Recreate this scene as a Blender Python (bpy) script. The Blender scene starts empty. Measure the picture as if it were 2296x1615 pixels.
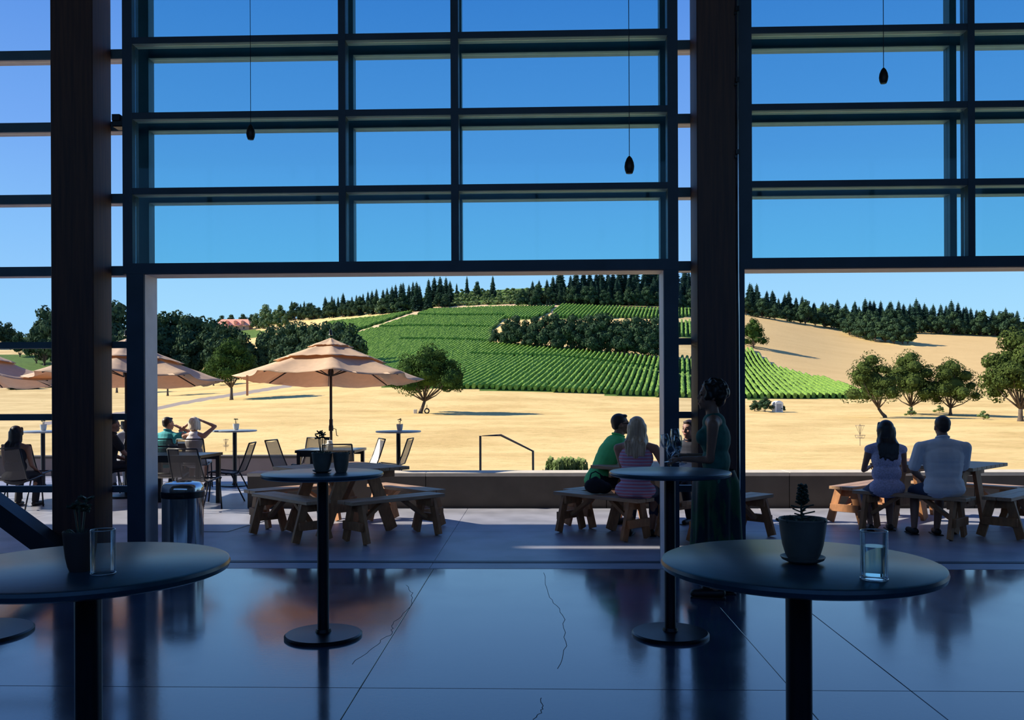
import bpy, bmesh, math, random
import numpy as np
from mathutils import Vector, Matrix
random.seed(7)
SC = bpy.context.scene
COL = SC.collection
PI = math.pi

# ------------------------------------------------------------------ camera
F = 1950.0; CX = 1148.0; CY = 897.0; CAMZ = 1.496
YAW = math.radians(1.7); ROLL = 0.004
CAM = Vector((0, 0, CAMZ))
FW = Vector((-math.sin(YAW), math.cos(YAW), 0))
RT = Vector((math.cos(YAW), math.sin(YAW), 0))
UP = Vector((0, 0, 1))
RR = RT*math.cos(ROLL) - UP*math.sin(ROLL)
UU = UP*math.cos(ROLL) + RT*math.sin(ROLL)
cd = bpy.data.cameras.new('camera'); cam = bpy.data.objects.new('camera', cd); COL.objects.link(cam)
cam.matrix_world = Matrix(((RR.x, UU.x, -FW.x, CAM.x), (RR.y, UU.y, -FW.y, CAM.y), (RR.z, UU.z, -FW.z, CAM.z), (0, 0, 0, 1)))
cd.sensor_fit = 'HORIZONTAL'; cd.sensor_width = 36; cd.lens = F/2296*36
cd.shift_y = (CY-807.5)/2296; cd.clip_end = 3000; cd.clip_start = 0.05
SC.camera = cam

# ------------------------------------------------------------------ sky, sun, exposure
W = bpy.data.worlds.new('world'); SC.world = W; W.use_nodes = True
nt = W.node_tree; nt.nodes.clear()
wo = nt.nodes.new('ShaderNodeOutputWorld'); bg = nt.nodes.new('ShaderNodeBackground')
tc = nt.nodes.new('ShaderNodeTexCoord'); sp = nt.nodes.new('ShaderNodeSeparateXYZ'); rp = nt.nodes.new('ShaderNodeValToRGB')
nt.links.new(tc.outputs['Generated'], sp.inputs[0]); nt.links.new(sp.outputs['Z'], rp.inputs[0])
nt.links.new(rp.outputs[0], bg.inputs[0]); nt.links.new(bg.outputs[0], wo.inputs[0])
els = rp.color_ramp.elements
els[0].position = 0.0; els[0].color = (0.50, 0.78, 1.0, 1)
els[1].position = 1.0; els[1].color = (0.03, 0.10, 0.42, 1)
for p, c in ((0.09, (0.38, 0.72, 1.0)), (0.17, (0.29, 0.61, 0.98)), (0.27, (0.21, 0.46, 0.92)), (0.42, (0.115, 0.32, 0.80)), (0.7, (0.06, 0.2, 0.6))):
    e = els.new(p); e.color = (*c, 1)
bg.inputs[1].default_value = 1.0
SUN_EL = math.radians(33); SUN_AZ = math.radians(3)
tosun = Vector((-math.cos(SUN_EL)*math.cos(SUN_AZ), math.cos(SUN_EL)*math.sin(SUN_AZ), math.sin(SUN_EL)))
sd = bpy.data.lights.new('sun', 'SUN'); sd.energy = 8.6; sd.angle = math.radians(0.6); sd.color = (1.0, 0.90, 0.72)
so = bpy.data.objects.new('sun', sd); COL.objects.link(so); so.rotation_euler = tosun.to_track_quat('Z', 'Y').to_euler(); so.location = tosun*60
SC.view_settings.view_transform = 'Standard'; SC.view_settings.look = 'None'
SC.view_settings.gamma = 1.0; SC.view_settings.use_curve_mapping = False
SC.view_settings.exposure = 0.0

# ------------------------------------------------------------------ pixel helpers (real positions on real planes)
def ray(px, py): return FW + RR*((px-CX)/F) + UU*((CY-py)/F)
def pt(px, py, s): return CAM + ray(px, py)*s
def G(px, py, z=0.0):
    d = ray(px, py); return CAM + d*((z-CAMZ)/d.z)
def GD(px, s, z=0.0):            # column px, depth s, at height z
    p = CAM + FW*s + RT*((px-CX)/F*s); p.z = z; return p
def WL(px, py, Y):
    d = ray(px, py); return CAM + d*(Y/d.y)
def WX(px, py, Y): return WL(px, py, Y).x

# ------------------------------------------------------------------ materials
def mat(name, col, rough=0.6, metal=0.0, var=0.0, scale=8.0, bump=0.0, col2=None, spec=0.5, trans=0.0, coat=0.0, detail=4, stretch=None, thr=None):
    m = bpy.data.materials.new(name); m.use_nodes = True
    n = m.node_tree.nodes; l = m.node_tree.links
    b = n['Principled BSDF']
    b.inputs['Base Color'].default_value = (*col, 1); b.inputs['Roughness'].default_value = rough
    b.inputs['Metallic'].default_value = metal; b.inputs['Specular IOR Level'].default_value = spec
    if coat: b.inputs['Coat Weight'].default_value = coat
    if var or col2 or bump:
        t = n.new('ShaderNodeTexCoord'); mp = n.new('ShaderNodeMapping'); no = n.new('ShaderNodeTexNoise')
        if stretch: mp.inputs['Scale'].default_value = stretch
        no.inputs['Scale'].default_value = scale; no.inputs['Detail'].default_value = detail
        l.new(t.outputs['Object'], mp.inputs[0]); l.new(mp.outputs[0], no.inputs[0])
        c2 = col2 if col2 else tuple(max(0, c*(1-var)) for c in col)
        r = n.new('ShaderNodeValToRGB')
        a, z = thr if thr else (0.35, 0.65)
        r.color_ramp.elements[0].position = a; r.color_ramp.elements[1].position = z
        r.color_ramp.elements[0].color = (*c2, 1); r.color_ramp.elements[1].color = (*[min(1, c*(1+var*0.4)) for c in col], 1)
        l.new(no.outputs[0], r.inputs[0]); l.new(r.outputs[0], b.inputs['Base Color'])
        if bump:
            bp = n.new('ShaderNodeBump'); bp.inputs['Strength'].default_value = bump; bp.inputs['Distance'].default_value = 0.01
            l.new(no.outputs[0], bp.inputs['Height']); l.new(bp.outputs[0], b.inputs['Normal'])
    if trans:
        tr = n.new('ShaderNodeBsdfTranslucent'); mx = n.new('ShaderNodeMixShader'); out = n['Material Output']
        mx.inputs[0].default_value = trans
        if var or col2: l.new(r.outputs[0], tr.inputs[0])
        else: tr.inputs[0].default_value = (*col, 1)
        l.new(b.outputs[0], mx.inputs[1]); l.new(tr.outputs[0], mx.inputs[2]); l.new(mx.outputs[0], out.inputs[0])
    return m

def glass_mat(name, tint, refl=0.06):
    m = bpy.data.materials.new(name); m.use_nodes = True
    n = m.node_tree.nodes; l = m.node_tree.links; n.clear()
    o = n.new('ShaderNodeOutputMaterial'); t = n.new('ShaderNodeBsdfTransparent'); g = n.new('ShaderNodeBsdfGlossy')
    mx = n.new('ShaderNodeMixShader'); fr = n.new('ShaderNodeFresnel'); fr.inputs[0].default_value = 1.45
    t.inputs[0].default_value = (*tint, 1); g.inputs['Roughness'].default_value = 0.02; g.inputs[0].default_value = (0.8, 0.9, 1, 1)
    ml = n.new('ShaderNodeMath'); ml.operation = 'MULTIPLY'; ml.inputs[1].default_value = refl*10
    l.new(fr.outputs[0], ml.inputs[0]); l.new(ml.outputs[0], mx.inputs[0])
    l.new(t.outputs[0], mx.inputs[1]); l.new(g.outputs[0], mx.inputs[2]); l.new(mx.outputs[0], o.inputs[0])
    return m

def mesh_fabric(name, col, open_=0.45):
    m = bpy.data.materials.new(name); m.use_nodes = True
    n = m.node_tree.nodes; l = m.node_tree.links
    b = n['Principled BSDF']; o = n['Material Output']; b.inputs['Base Color'].default_value = (*col, 1); b.inputs['Roughness'].default_value = 0.5
    t = n.new('ShaderNodeBsdfTransparent'); mx = n.new('ShaderNodeMixShader'); mx.inputs[0].default_value = open_
    l.new(b.outputs[0], mx.inputs[1]); l.new(t.outputs[0], mx.inputs[2]); l.new(mx.outputs[0], o.inputs[0])
    return m

M = {}
M['frame'] = mat('blue_veil_steel', (0.035, 0.062, 0.105), 0.5, 0.0, 0.2, 3)  # blue veil over the dark frames is put into this base colour
M['frame2'] = mat('curtain_frame', (0.10, 0.17, 0.22), 0.45, 0.0, 0.15, 3)
M['soffit'] = mat('aluminium_reveal', (0.72, 0.68, 0.72), 0.5, 0.0, 0.1, 5)
M['timber'] = mat('column_timber', (0.13, 0.052, 0.038), 0.55, 0, 0, 3, 0.1, col2=(0.075, 0.033, 0.032), stretch=(12, 12, 0.6))
M['steel'] = mat('brace_steel', (0.02, 0.032, 0.045), 0.5, 0.0, 0.2, 6)
M['tint'] = glass_mat('tinted_glass', (0.63, 0.875, 0.90), 0.03)
M['clear'] = glass_mat('clear_glass', (0.93, 0.95, 1.0), 0.02)
M['tableware'] = glass_mat('drinking_glass', (0.95, 0.98, 0.99), 0.07)
M['plaster'] = mat('pale_plaster', (0.20, 0.23, 0.28), 0.9)
M['ceil'] = mat('ceiling_boards', (0.12, 0.13, 0.15), 0.9)
M['black'] = mat('black_metal', (0.006, 0.010, 0.018), 0.35, 0.2)
M['bronze'] = mat('dark_bronze', (0.035, 0.022, 0.018), 0.45, 0.3)
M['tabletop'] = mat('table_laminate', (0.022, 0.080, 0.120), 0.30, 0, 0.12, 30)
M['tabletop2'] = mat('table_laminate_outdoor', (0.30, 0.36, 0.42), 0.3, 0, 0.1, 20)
M['chrome'] = mat('polished_steel', (0.62, 0.64, 0.66), 0.12, 1.0)
M['wood'] = mat('picnic_cedar', (0.42, 0.20, 0.085), 0.6, 0, 0.2, 3, 0.08, col2=(0.32, 0.14, 0.06), stretch=(1.5, 8, 3))
M['wood_top'] = mat('weathered_plank', (0.44, 0.27, 0.16), 0.5, 0, 0.2, 4, 0.12, col2=(0.34, 0.20, 0.12), stretch=(1.2, 14, 14))
M['canvas'] = mat('umbrella_canvas', (0.80, 0.62, 0.45), 0.85, 0, 0.08, 12, 0.2, trans=0.35)
tn = [q for q in M['canvas'].node_tree.nodes if q.type == 'BSDF_TRANSLUCENT'][0]
for lk in list(tn.inputs[0].links): M['canvas'].node_tree.links.remove(lk)
tn.inputs[0].default_value = (0.82, 0.53, 0.32, 1)
M['pot'] = mat('glazed_pot', (0.15, 0.15, 0.13), 0.45, 0, 0.15, 20)
M['pot_w'] = mat('white_pot', (0.6, 0.62, 0.62), 0.5)
M['terracotta'] = mat('dark_clay_pot', (0.07, 0.05, 0.045), 0.7)
M['soil'] = mat('soil', (0.03, 0.02, 0.015), 0.95)
M['succulent'] = mat('succulent_leaf', (0.04, 0.075, 0.05), 0.5)
M['sling'] = mesh_fabric('sling_mesh', (0.10, 0.09, 0.09), 0.48)
M['sling_sunlit'] = mesh_fabric('sling_mesh_sunlit', (0.75, 0.72, 0.7), 0.35)  # sun on the chair back is put into this lighter mesh colour
M['wall_out'] = mat('seat_wall_concrete', (0.10, 0.085, 0.075), 0.85, 0, 0.15, 3, 0.1)
M['wall_far'] = mat('terrace_wall_render', (0.33, 0.25, 0.22), 0.85, 0, 0.08, 3)
M['cap'] = mat('wall_cap_stone', (0.62, 0.56, 0.48), 0.7, 0, 0.1, 6)
M['cap_dark'] = mat('wall_cap_dark', (0.10, 0.08, 0.06), 0.6)
M['patio'] = mat('patio_concrete', (0.33, 0.34, 0.41), 0.42, 0, 0.22, 2.2, 0.05, detail=8, spec=0.5)
M['gap'] = mat('joint_filler', (0.012, 0.016, 0.025), 0.8)
M['rail'] = mat('galvanised_rail', (0.16, 0.13, 0.12), 0.45, 0.6)
M['leaf_oak'] = mat('oak_leaves', (0.050, 0.098, 0.020), 0.9, 0, 0.3, 0.9, col2=(0.018, 0.044, 0.011), trans=0.15, spec=0.1)
M['leaf_oak2'] = mat('oak_leaves_light', (0.074, 0.108, 0.026), 0.9, 0, 0.3, 0.9, col2=(0.028, 0.046, 0.013), trans=0.15, spec=0.1)
M['leaf_green'] = mat('bright_leaves', (0.085, 0.16, 0.045), 0.7, 0, 0.3, 0.6, col2=(0.04, 0.09, 0.03), trans=0.15)
M['leaf_far'] = mat('hazed_woodland_leaves', (0.050, 0.090, 0.042), 0.9, 0, 0.3, 0.4, col2=(0.024, 0.052, 0.033), trans=0.1, spec=0.1)  # distance haze is put into this muted green
M['fir'] = mat('fir_needles', (0.036, 0.080, 0.052), 0.9, 0, 0.3, 0.5, col2=(0.018, 0.044, 0.040), spec=0.1)
M['bush'] = mat('bush_leaves', (0.21, 0.29, 0.10), 0.8, 0, 0.3, 0.5, col2=(0.08, 0.14, 0.05), trans=0.15)
M['bark'] = mat('bark', (0.10, 0.075, 0.06), 0.9, 0, 0.3, 4)
M['vine'] = mat('vine_leaves', (0.235, 0.38, 0.075), 0.8, 0, 0.3, 1.3, 1.0, col2=(0.10, 0.21, 0.04), trans=0.12, spec=0.1)
M['vine'].node_tree.nodes['Bump'].inputs['Distance'].default_value = 0.35
M['roof_red'] = mat('terracotta_roof', (0.85, 0.38, 0.27), 0.8)
M['house'] = mat('far_house_wall', (0.5, 0.3, 0.22), 0.9)
M['white'] = mat('white_plastic', (0.75, 0.77, 0.8), 0.5)
M['water'] = mat('water', (0.6, 0.8, 0.85), 0.03)
M['rimglass'] = mat('glass_rim', (0.75, 0.85, 0.92), 0.08, 0.5)
b_ = M['water'].node_tree.nodes['Principled BSDF']; b_.inputs['Transmission Weight'].default_value = 1.0; b_.inputs['IOR'].default_value = 1.2
M['skin'] = mat('skin', (0.42, 0.22, 0.15), 0.55)
M['skin_tan'] = mat('skin_tanned', (0.30, 0.15, 0.10), 0.55)
M['hair_dark'] = mat('dark_hair', (0.014, 0.010, 0.010), 0.45, 0, 0.3, 40, stretch=(1, 1, 0.1))
M['hair_brown'] = mat('brown_hair', (0.035, 0.02, 0.015), 0.5)
M['hair_blond'] = mat('blond_hair', (0.62, 0.50, 0.36), 0.45, 0, 0.3, 60, 0.3, col2=(0.38, 0.27, 0.17), stretch=(1, 1, 0.08))
M['hair_pale'] = mat('pale_blond_hair', (0.85, 0.74, 0.58), 0.5, 0, 0.2, 60, col2=(0.5, 0.4, 0.3), stretch=(1, 1, 0.08))
M['cloth_green'] = mat('green_polo_cloth', (0.10, 0.62, 0.20), 0.8, 0, 0.1, 12, 0.3)
M['cloth_teal'] = mat('teal_cloth', (0.02, 0.30, 0.36), 0.8)
M['cloth_white'] = mat('white_shirt_cloth', (0.78, 0.76, 0.80), 0.8, 0, 0.06, 9, 0.4)
M['cloth_lilac'] = mat('pale_blue_knit', (0.50, 0.47, 0.66), 0.85, 0, 0.25, 60, 0.5)
M['cloth_dark'] = mat('dark_trousers_cloth', (0.012, 0.014, 0.025), 0.85)
M['cloth_grey'] = mat('grey_cloth', (0.32, 0.34, 0.38), 0.85)
M['cloth_black'] = mat('black_cloth', (0.01, 0.012, 0.02), 0.85)
M['denim'] = mat('denim', (0.03, 0.05, 0.11), 0.85)
M['straw'] = mat('straw_hat', (0.75, 0.62, 0.32), 0.8)
M['shoe'] = mat('dark_leather', (0.02, 0.015, 0.014), 0.5)
M['dress'] = mat('green_print_dress', (0.008, 0.10, 0.045), 0.75, 0, 0, 14, 0.2, col2=(0.006, 0.03, 0.045), thr=(0.45, 0.55), stretch=(1, 1, 0.3))
M['bodice'] = mat('teal_bodice', (0.02, 0.16, 0.13), 0.8, 0, 0.2, 14)
M['eye'] = mat('eye_dark', (0.02, 0.015, 0.012), 0.2)
M['lip'] = mat('lips', (0.35, 0.10, 0.09), 0.5)
M['lens'] = mat('sunglass_lens', (0.005, 0.005, 0.006), 0.1)
# striped top
m = mat('striped_cloth', (0.5, 0.3, 0.4), 0.85); M['stripe'] = m
n = m.node_tree.nodes; l = m.node_tree.links
t_ = n.new('ShaderNodeTexCoord'); wv = n.new('ShaderNodeTexWave'); wv.bands_direction = 'Z'; wv.inputs['Scale'].default_value = 9.0; wv.inputs['Distortion'].default_value = 0.6
r_ = n.new('ShaderNodeValToRGB'); r_.color_ramp.elements[0].color = (0.62, 0.20, 0.30, 1); r_.color_ramp.elements[1].color = (0.50, 0.42, 0.60, 1)
r_.color_ramp.elements[0].position = 0.4; r_.color_ramp.elements[1].position = 0.6
l.new(t_.outputs['Object'], wv.inputs[0]); l.new(wv.outputs[0], r_.inputs[0]); l.new(r_.outputs[0], n['Principled BSDF'].inputs['Base Color'])
# polished interior floor
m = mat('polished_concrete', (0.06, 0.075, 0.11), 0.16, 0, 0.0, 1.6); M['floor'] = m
n = m.node_tree.nodes; l = m.node_tree.links; b = n['Principled BSDF']
t_ = n.new('ShaderNodeTexCoord'); n1 = n.new('ShaderNodeTexNoise'); n1.inputs['Scale'].default_value = 2.0; n1.inputs['Detail'].default_value = 9; n1.inputs['Roughness'].default_value = 0.65
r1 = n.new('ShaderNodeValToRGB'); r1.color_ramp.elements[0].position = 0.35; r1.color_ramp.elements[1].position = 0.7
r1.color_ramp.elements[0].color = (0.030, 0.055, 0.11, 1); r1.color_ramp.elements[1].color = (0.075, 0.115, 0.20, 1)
mr = n.new('ShaderNodeMapRange'); mr.inputs['To Min'].default_value = 0.06; mr.inputs['To Max'].default_value = 0.24
n2 = n.new('ShaderNodeTexNoise'); n2.inputs['Scale'].default_value = 38; n2.inputs['Detail'].default_value = 5
bp = n.new('ShaderNodeBump'); bp.inputs['Strength'].default_value = 0.06; bp.inputs['Distance'].default_value = 0.004
for q in (n1, n2): l.new(t_.outputs['Object'], q.inputs[0])
l.new(n1.outputs[0], r1.inputs[0]); l.new(r1.outputs[0], b.inputs['Base Color']); l.new(n1.outputs[0], mr.inputs[0]); l.new(mr.outputs[0], b.inputs['Roughness'])
l.new(n2.outputs[0], bp.inputs['Height']); l.new(bp.outputs[0], b.inputs['Normal'])
b.inputs['Specular IOR Level'].default_value = 1.0; b.inputs['Coat Weight'].default_value = 0.35; b.inputs['Coat Roughness'].default_value = 0.08

# ------------------------------------------------------------------ mesh builder
class MB:
    def __init__(s): s.v = []; s.f = []; s.m = []; s.mi = 0
    def add(s, vs, fs):
        o = len(s.v); s.v += [tuple(v) for v in vs]; s.f += [tuple(i+o for i in f) for f in fs]; s.m += [s.mi]*len(fs); return s
    def box(s, a, b):
        x0, y0, z0 = a; x1, y1, z1 = b
        return s.add([(x0,y0,z0),(x1,y0,z0),(x1,y1,z0),(x0,y1,z0),(x0,y0,z1),(x1,y0,z1),(x1,y1,z1),(x0,y1,z1)],
                     [(0,3,2,1),(4,5,6,7),(0,1,5,4),(1,2,6,5),(2,3,7,6),(3,0,4,7)])
    def bbox(s, a, b, r=0.004):
        """box with its edges chamfered"""
        x0, y0, z0 = a; x1, y1, z1 = b
        bm = bmesh.new(); bmesh.ops.create_cube(bm, size=1)
        bmesh.ops.scale(bm, vec=(x1-x0, y1-y0, z1-z0), verts=bm.verts)
        bmesh.ops.translate(bm, vec=((x0+x1)/2, (y0+y1)/2, (z0+z1)/2), verts=bm.verts)
        bmesh.ops.bevel(bm, geom=bm.edges[:], offset=r, segments=1, affect='EDGES')
        bm.verts.index_update(); s.add([v.co[:] for v in bm.verts], [[v.index for v in f.verts] for f in bm.faces]); bm.free(); return s
    def bar(s, p, q, w, h, up=(0,0,1)):
        """rectangular bar from p to q; w across, h along up"""
        p = Vector(p); q = Vector(q); d = (q-p).normalized(); u = Vector(up)
        a = d.cross(u).normalized(); u = a.cross(d).normalized()
        vs = []
        for c in (p, q):
            for i, j in ((-1,-1),(1,-1),(1,1),(-1,1)): vs.append(c + a*(w/2*i) + u*(h/2*j))
        return s.add(vs, [(0,1,2,3),(7,6,5,4),(0,4,5,1),(1,5,6,2),(2,6,7,3),(3,7,4,0)])
    def tube(s, pts, r, n=8, cap=True):
        pts = [Vector(p) for p in pts]; k = len(pts)
        rs = r if isinstance(r, (list, tuple)) else [r]*k
        vs = []; prev = None
        for i, p in enumerate(pts):
            d = (pts[min(i+1, k-1)]-pts[max(i-1, 0)]).normalized()
            if prev is None:
                a = d.orthogonal().normalized()
            else:
                a = (prev - d*prev.dot(d)).normalized()
            prev = a; b = d.cross(a)
            for j in range(n):
                t = 2*PI*j/n; vs.append(p + (a*math.cos(t)+b*math.sin(t))*rs[i])
        fs = [(i*n+j, i*n+(j+1) % n, (i+1)*n+(j+1) % n, (i+1)*n+j) for i in range(k-1) for j in range(n)]
        if cap: fs += [tuple(range(n))[::-1], tuple((k-1)*n+j for j in range(n))]
        return s.add(vs, fs)
    def lathe(s, prof, c=(0,0,0), n=24):
        """prof: (r, z) bottom to top; closed with caps when r>0 at the ends"""
        vs = []; rings = []
        for r, z in prof:
            if r <= 1e-6: rings.append([len(vs)]); vs.append((c[0], c[1], c[2]+z))
            else:
                rings.append(list(range(len(vs), len(vs)+n)))
                vs += [(c[0]+r*math.cos(2*PI*j/n), c[1]+r*math.sin(2*PI*j/n), c[2]+z) for j in range(n)]
        fs = []
        for a, b in zip(rings, rings[1:]):
            for j in range(n):
                k = (j+1) % n
                if len(a) == 1 and len(b) > 1: fs.append((a[0], b[k], b[j]))
                elif len(b) == 1 and len(a) > 1: fs.append((a[j], a[k], b[0]))
                elif len(a) > 1: fs.append((a[j], a[k], b[k], b[j]))
        if len(rings[0]) > 1: fs.append(tuple(rings[0][::-1]))
        if len(rings[-1]) > 1: fs.append(tuple(rings[-1]))
        return s.add(vs, fs)
    def cap(s, p, r1, q, r2, n=10):
        """tapered capsule"""
        p = Vector(p); q = Vector(q); d = q-p; L = d.length
        d = d.normalized() if L > 1e-6 else Vector((0,0,1))
        a = d.orthogonal().normalized(); b = d.cross(a)
        rings = []; vs = []
        prof = [(-r1, 0)] + [(-r1*math.cos(t), r1*math.sin(t)) for t in (0.5, 1.05)] + [(0, r1), (L, r2)] + [(L+r2*math.sin(t), r2*math.cos(t)) for t in (0.5, 1.05)] + [(L+r2, 0)]
        for h, r in prof:
            if r == 0: rings.append([len(vs)]); vs.append(p+d*h)
            else:
                rings.append(list(range(len(vs), len(vs)+n)))
                vs += [p+d*h+(a*math.cos(2*PI*j/n)+b*math.sin(2*PI*j/n))*r for j in range(n)]
        fs = []
        for A, B in zip(rings, rings[1:]):
            for j in range(n):
                k = (j+1) % n
                if len(A) == 1: fs.append((A[0], B[k], B[j]))
                elif len(B) == 1: fs.append((A[j], A[k], B[0]))
                else: fs.append((A[j], A[k], B[k], B[j]))
        return s.add(vs, fs)
    def ell(s, c, r, R=None, n=12, m=8):
        vs = [(0,0,-1)]; 
        for i in range(1, m):
            t = -PI/2+PI*i/m
            vs += [(math.cos(t)*math.cos(2*PI*j/n), math.cos(t)*math.sin(2*PI*j/n), math.sin(t)) for j in range(n)]
        vs.append((0,0,1)); fs = []
        for j in range(n):
            k = (j+1) % n
            fs.append((0, 1+k, 1+j)); fs.append((1+(m-2)*n+j, 1+(m-2)*n+k, len(vs)-1))
            for i in range(m-2): fs.append((1+i*n+j, 1+i*n+k, 1+(i+1)*n+k, 1+(i+1)*n+j))
        out = []
        for v in vs:
            w = Vector((v[0]*r[0], v[1]*r[1], v[2]*r[2]))
            if R is not None: w = R @ w
            out.append(w+Vector(c))
        return s.add(out, fs)
    def build(s, name, mats, parent=None, smooth=False, loc=None, rotz=None):
        me = bpy.data.meshes.new(name); me.from_pydata(s.v, [], s.f)
        if not isinstance(mats, (list, tuple)): mats = [mats]
        for mm in mats: me.materials.append(mm)
        if len(mats) > 1: me.polygons.foreach_set('material_index', s.m)
        if smooth: me.polygons.foreach_set('use_smooth', [True]*len(s.f))
        me.update()
        o = bpy.data.objects.new(name, me); COL.objects.link(o)
        if parent: o.parent = parent
        if loc is not None: o.location = loc
        if rotz is not None: o.rotation_euler.z = rotz
        return o

def smooth_angle(o, ang=40):
    me = o.data; me.polygons.foreach_set('use_smooth', [True]*len(me.polygons))
    try: me.set_sharp_from_angle(angle=math.radians(ang))
    except Exception: pass
    return o
def tag(o, label=None, cat=None, group=None, kind=None):
    if label: o['label'] = label
    if cat: o['category'] = cat
    if group: o['group'] = group
    if kind: o['kind'] = kind
    return o
def thing(name, label, cat, loc=(0,0,0), rotz=0, group=None, kind=None):
    o = bpy.data.objects.new(name, None); COL.objects.link(o); o.location = loc; o.rotation_euler.z = rotz; o.empty_display_size = 0.1
    return tag(o, label, cat, group, kind)
CH = {}
def kids(o): return [c for c in bpy.data.objects if c.parent == o]
def dup(root, loc, rotz=0, label=None, group=None, scale=None):
    if root.name not in CH: CH[root.name] = [(c, kids(c)) for c in kids(root)]
    r = root.copy(); COL.objects.link(r); r.location = loc; r.rotation_euler = (0, 0, rotz)
    if scale: r.scale = (scale,)*3
    if label: r['label'] = label
    if group: r['group'] = group
    for c, gs in CH[root.name]:
        k = c.copy(); COL.objects.link(k); k.parent = r
        for g in gs:
            h = g.copy(); COL.objects.link(h); h.parent = k
    return r
def remeshed(mb, name, material, voxel, parent=None, extra=None, smooth_it=3):
    """one continuous surface grown round the overlapping volumes in mb; extra is joined on unaltered"""
    o = mb.build('tmp', material); md = o.modifiers.new('r', 'REMESH'); md.mode = 'VOXEL'; md.voxel_size = voxel; md.use_smooth_shade = True
    sm = o.modifiers.new('s', 'SMOOTH'); sm.iterations = smooth_it; sm.factor = 0.5
    dg = bpy.context.evaluated_depsgraph_get(); me = bpy.data.meshes.new_from_object(o.evaluated_get(dg))
    bpy.data.objects.remove(o)
    if extra:
        bm = bmesh.new(); bm.from_mesh(me); vs = [bm.verts.new(v) for v in extra.v]
        for f in extra.f:
            try: bm.faces.new([vs[i] for i in f]).smooth = True
            except Exception: pass
        bm.to_mesh(me); bm.free()
    me.name = name; me.materials.clear(); me.materials.append(material)
    me.polygons.foreach_set('use_smooth', [True]*len(me.polygons))
    r = bpy.data.objects.new(name, me); COL.objects.link(r); r.parent = parent
    return r
def struct(o, label=None, cat=None): return tag(o, label, cat, kind='structure')

# ================================================================== BUILDING
Y1 = 7.70        # inner face of the big doors and posts
Y2 = 8.03        # inner face of the outer curtain wall
ZT = 7.4         # ceiling
rows = [2.735+0.677*k for k in range(0, 7)]     # tops of the horizontal bars
low_rows = [2.735-0.677*k for k in (1, 2, 3)]
XL, XR = -13.0, 13.0

# floor inside: slabs with open joints over a dark filler
fl = thing('floor', 'dark polished concrete floor with joints, reflecting the blue windows', None, kind='structure'); del_cat = 'category' in fl
MB().box((XL, -6, -0.30), (XR, 7.69, -0.012)).build('slab_bed', M['gap'], fl)
xs = [XL, -7.3, -4.3, -0.93, 1.30, 1.90, 5.2, 8.5, XR]; ys = [-6, -2.4, 1.2, 4.50, 7.69]
g = 0.0017
for i in range(len(xs)-1):
    for j in range(len(ys)-1):
        MB().bbox((xs[i]+g, ys[j]+g, -0.10), (xs[i+1]-g, ys[j+1]-g, 0), 0.002).build('concrete_slab', M['floor'], fl)
def ribbon(pts, w, z=0.0006):
    mb = MB(); 
    P = [Vector(p) for p in pts]
    for k in range(len(P)-1):
        d = (P[k+1]-P[k]).normalized(); a = Vector((-d.y, d.x, 0))*w/2; zz = Vector((0,0,z)); zb = Vector((0,0,-0.004))
        q = [P[k]-a, P[k]+a, P[k+1]+a, P[k+1]-a]
        mb.add([v+zz for v in q]+[v+zb for v in q], [(3,2,1,0),(4,5,6,7),(0,1,5,4),(2,3,7,6),(1,2,6,5),(3,0,4,7)])
    return mb
def jag(pp, n=7, a=0.02):
    out = []
    for k in range(len(pp)-1):
        p, q = G(*pp[k]), G(*pp[k+1])
        for i in range(n):
            t = i/n; v = p.lerp(q, t); out.append(v+Vector((random.uniform(-a,a), random.uniform(-a,a), 0)))
    out.append(G(*pp[-1])); return out
for pp in ([(912,1312),(926,1330),(918,1365),(880,1400),(878,1420),(845,1445),(790,1490)], [(1218,1285),(1235,1340),(1262,1380),(1270,1440),(1250,1500)], [(1215,1565),(1222,1590),(1195,1614)]):
    ribbon(jag(pp, 6, 0.012), 0.0035).build('hairline_crack', M['gap'], fl)

# patio outside
pa = thing('patio', 'concrete patio outside the open doors, shaded and sunlit at its edge', None, kind='structure')
MB().box((-30, 7.70, -0.30), (14, 12.0, -0.012)).build('slab_bed', M['gap'], pa)
pxs = [-30, -20, -10, -6.5, -0.97, 3.0, 7, 10.5, 14]; pys = [7.70, 9.88, 12.0]
for i in range(len(pxs)-1):
    for j in range(2):
        MB().bbox((pxs[i]+g, pys[j]+g, -0.10), (pxs[i+1]-g, pys[j+1]-g, 0.0), 0.002).build('concrete_slab', M['patio'], pa)
for i in range(3):
    MB().box((-30+9.6*i+g, 12.0+g, -0.3), (-30+9.6*(i+1)-g if i < 2 else -1.0, 17.25, 0)).build('terrace_slab', M['patio'], pa)
P_ = [G(457,1193), G(510,1193), G(552,1180), G(600,1168)]
ribbon(P_, 0.022, 0.004).build('patio_joint_line', M['black'], pa)  # patio joint line, built as a thin dark ribbon

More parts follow.
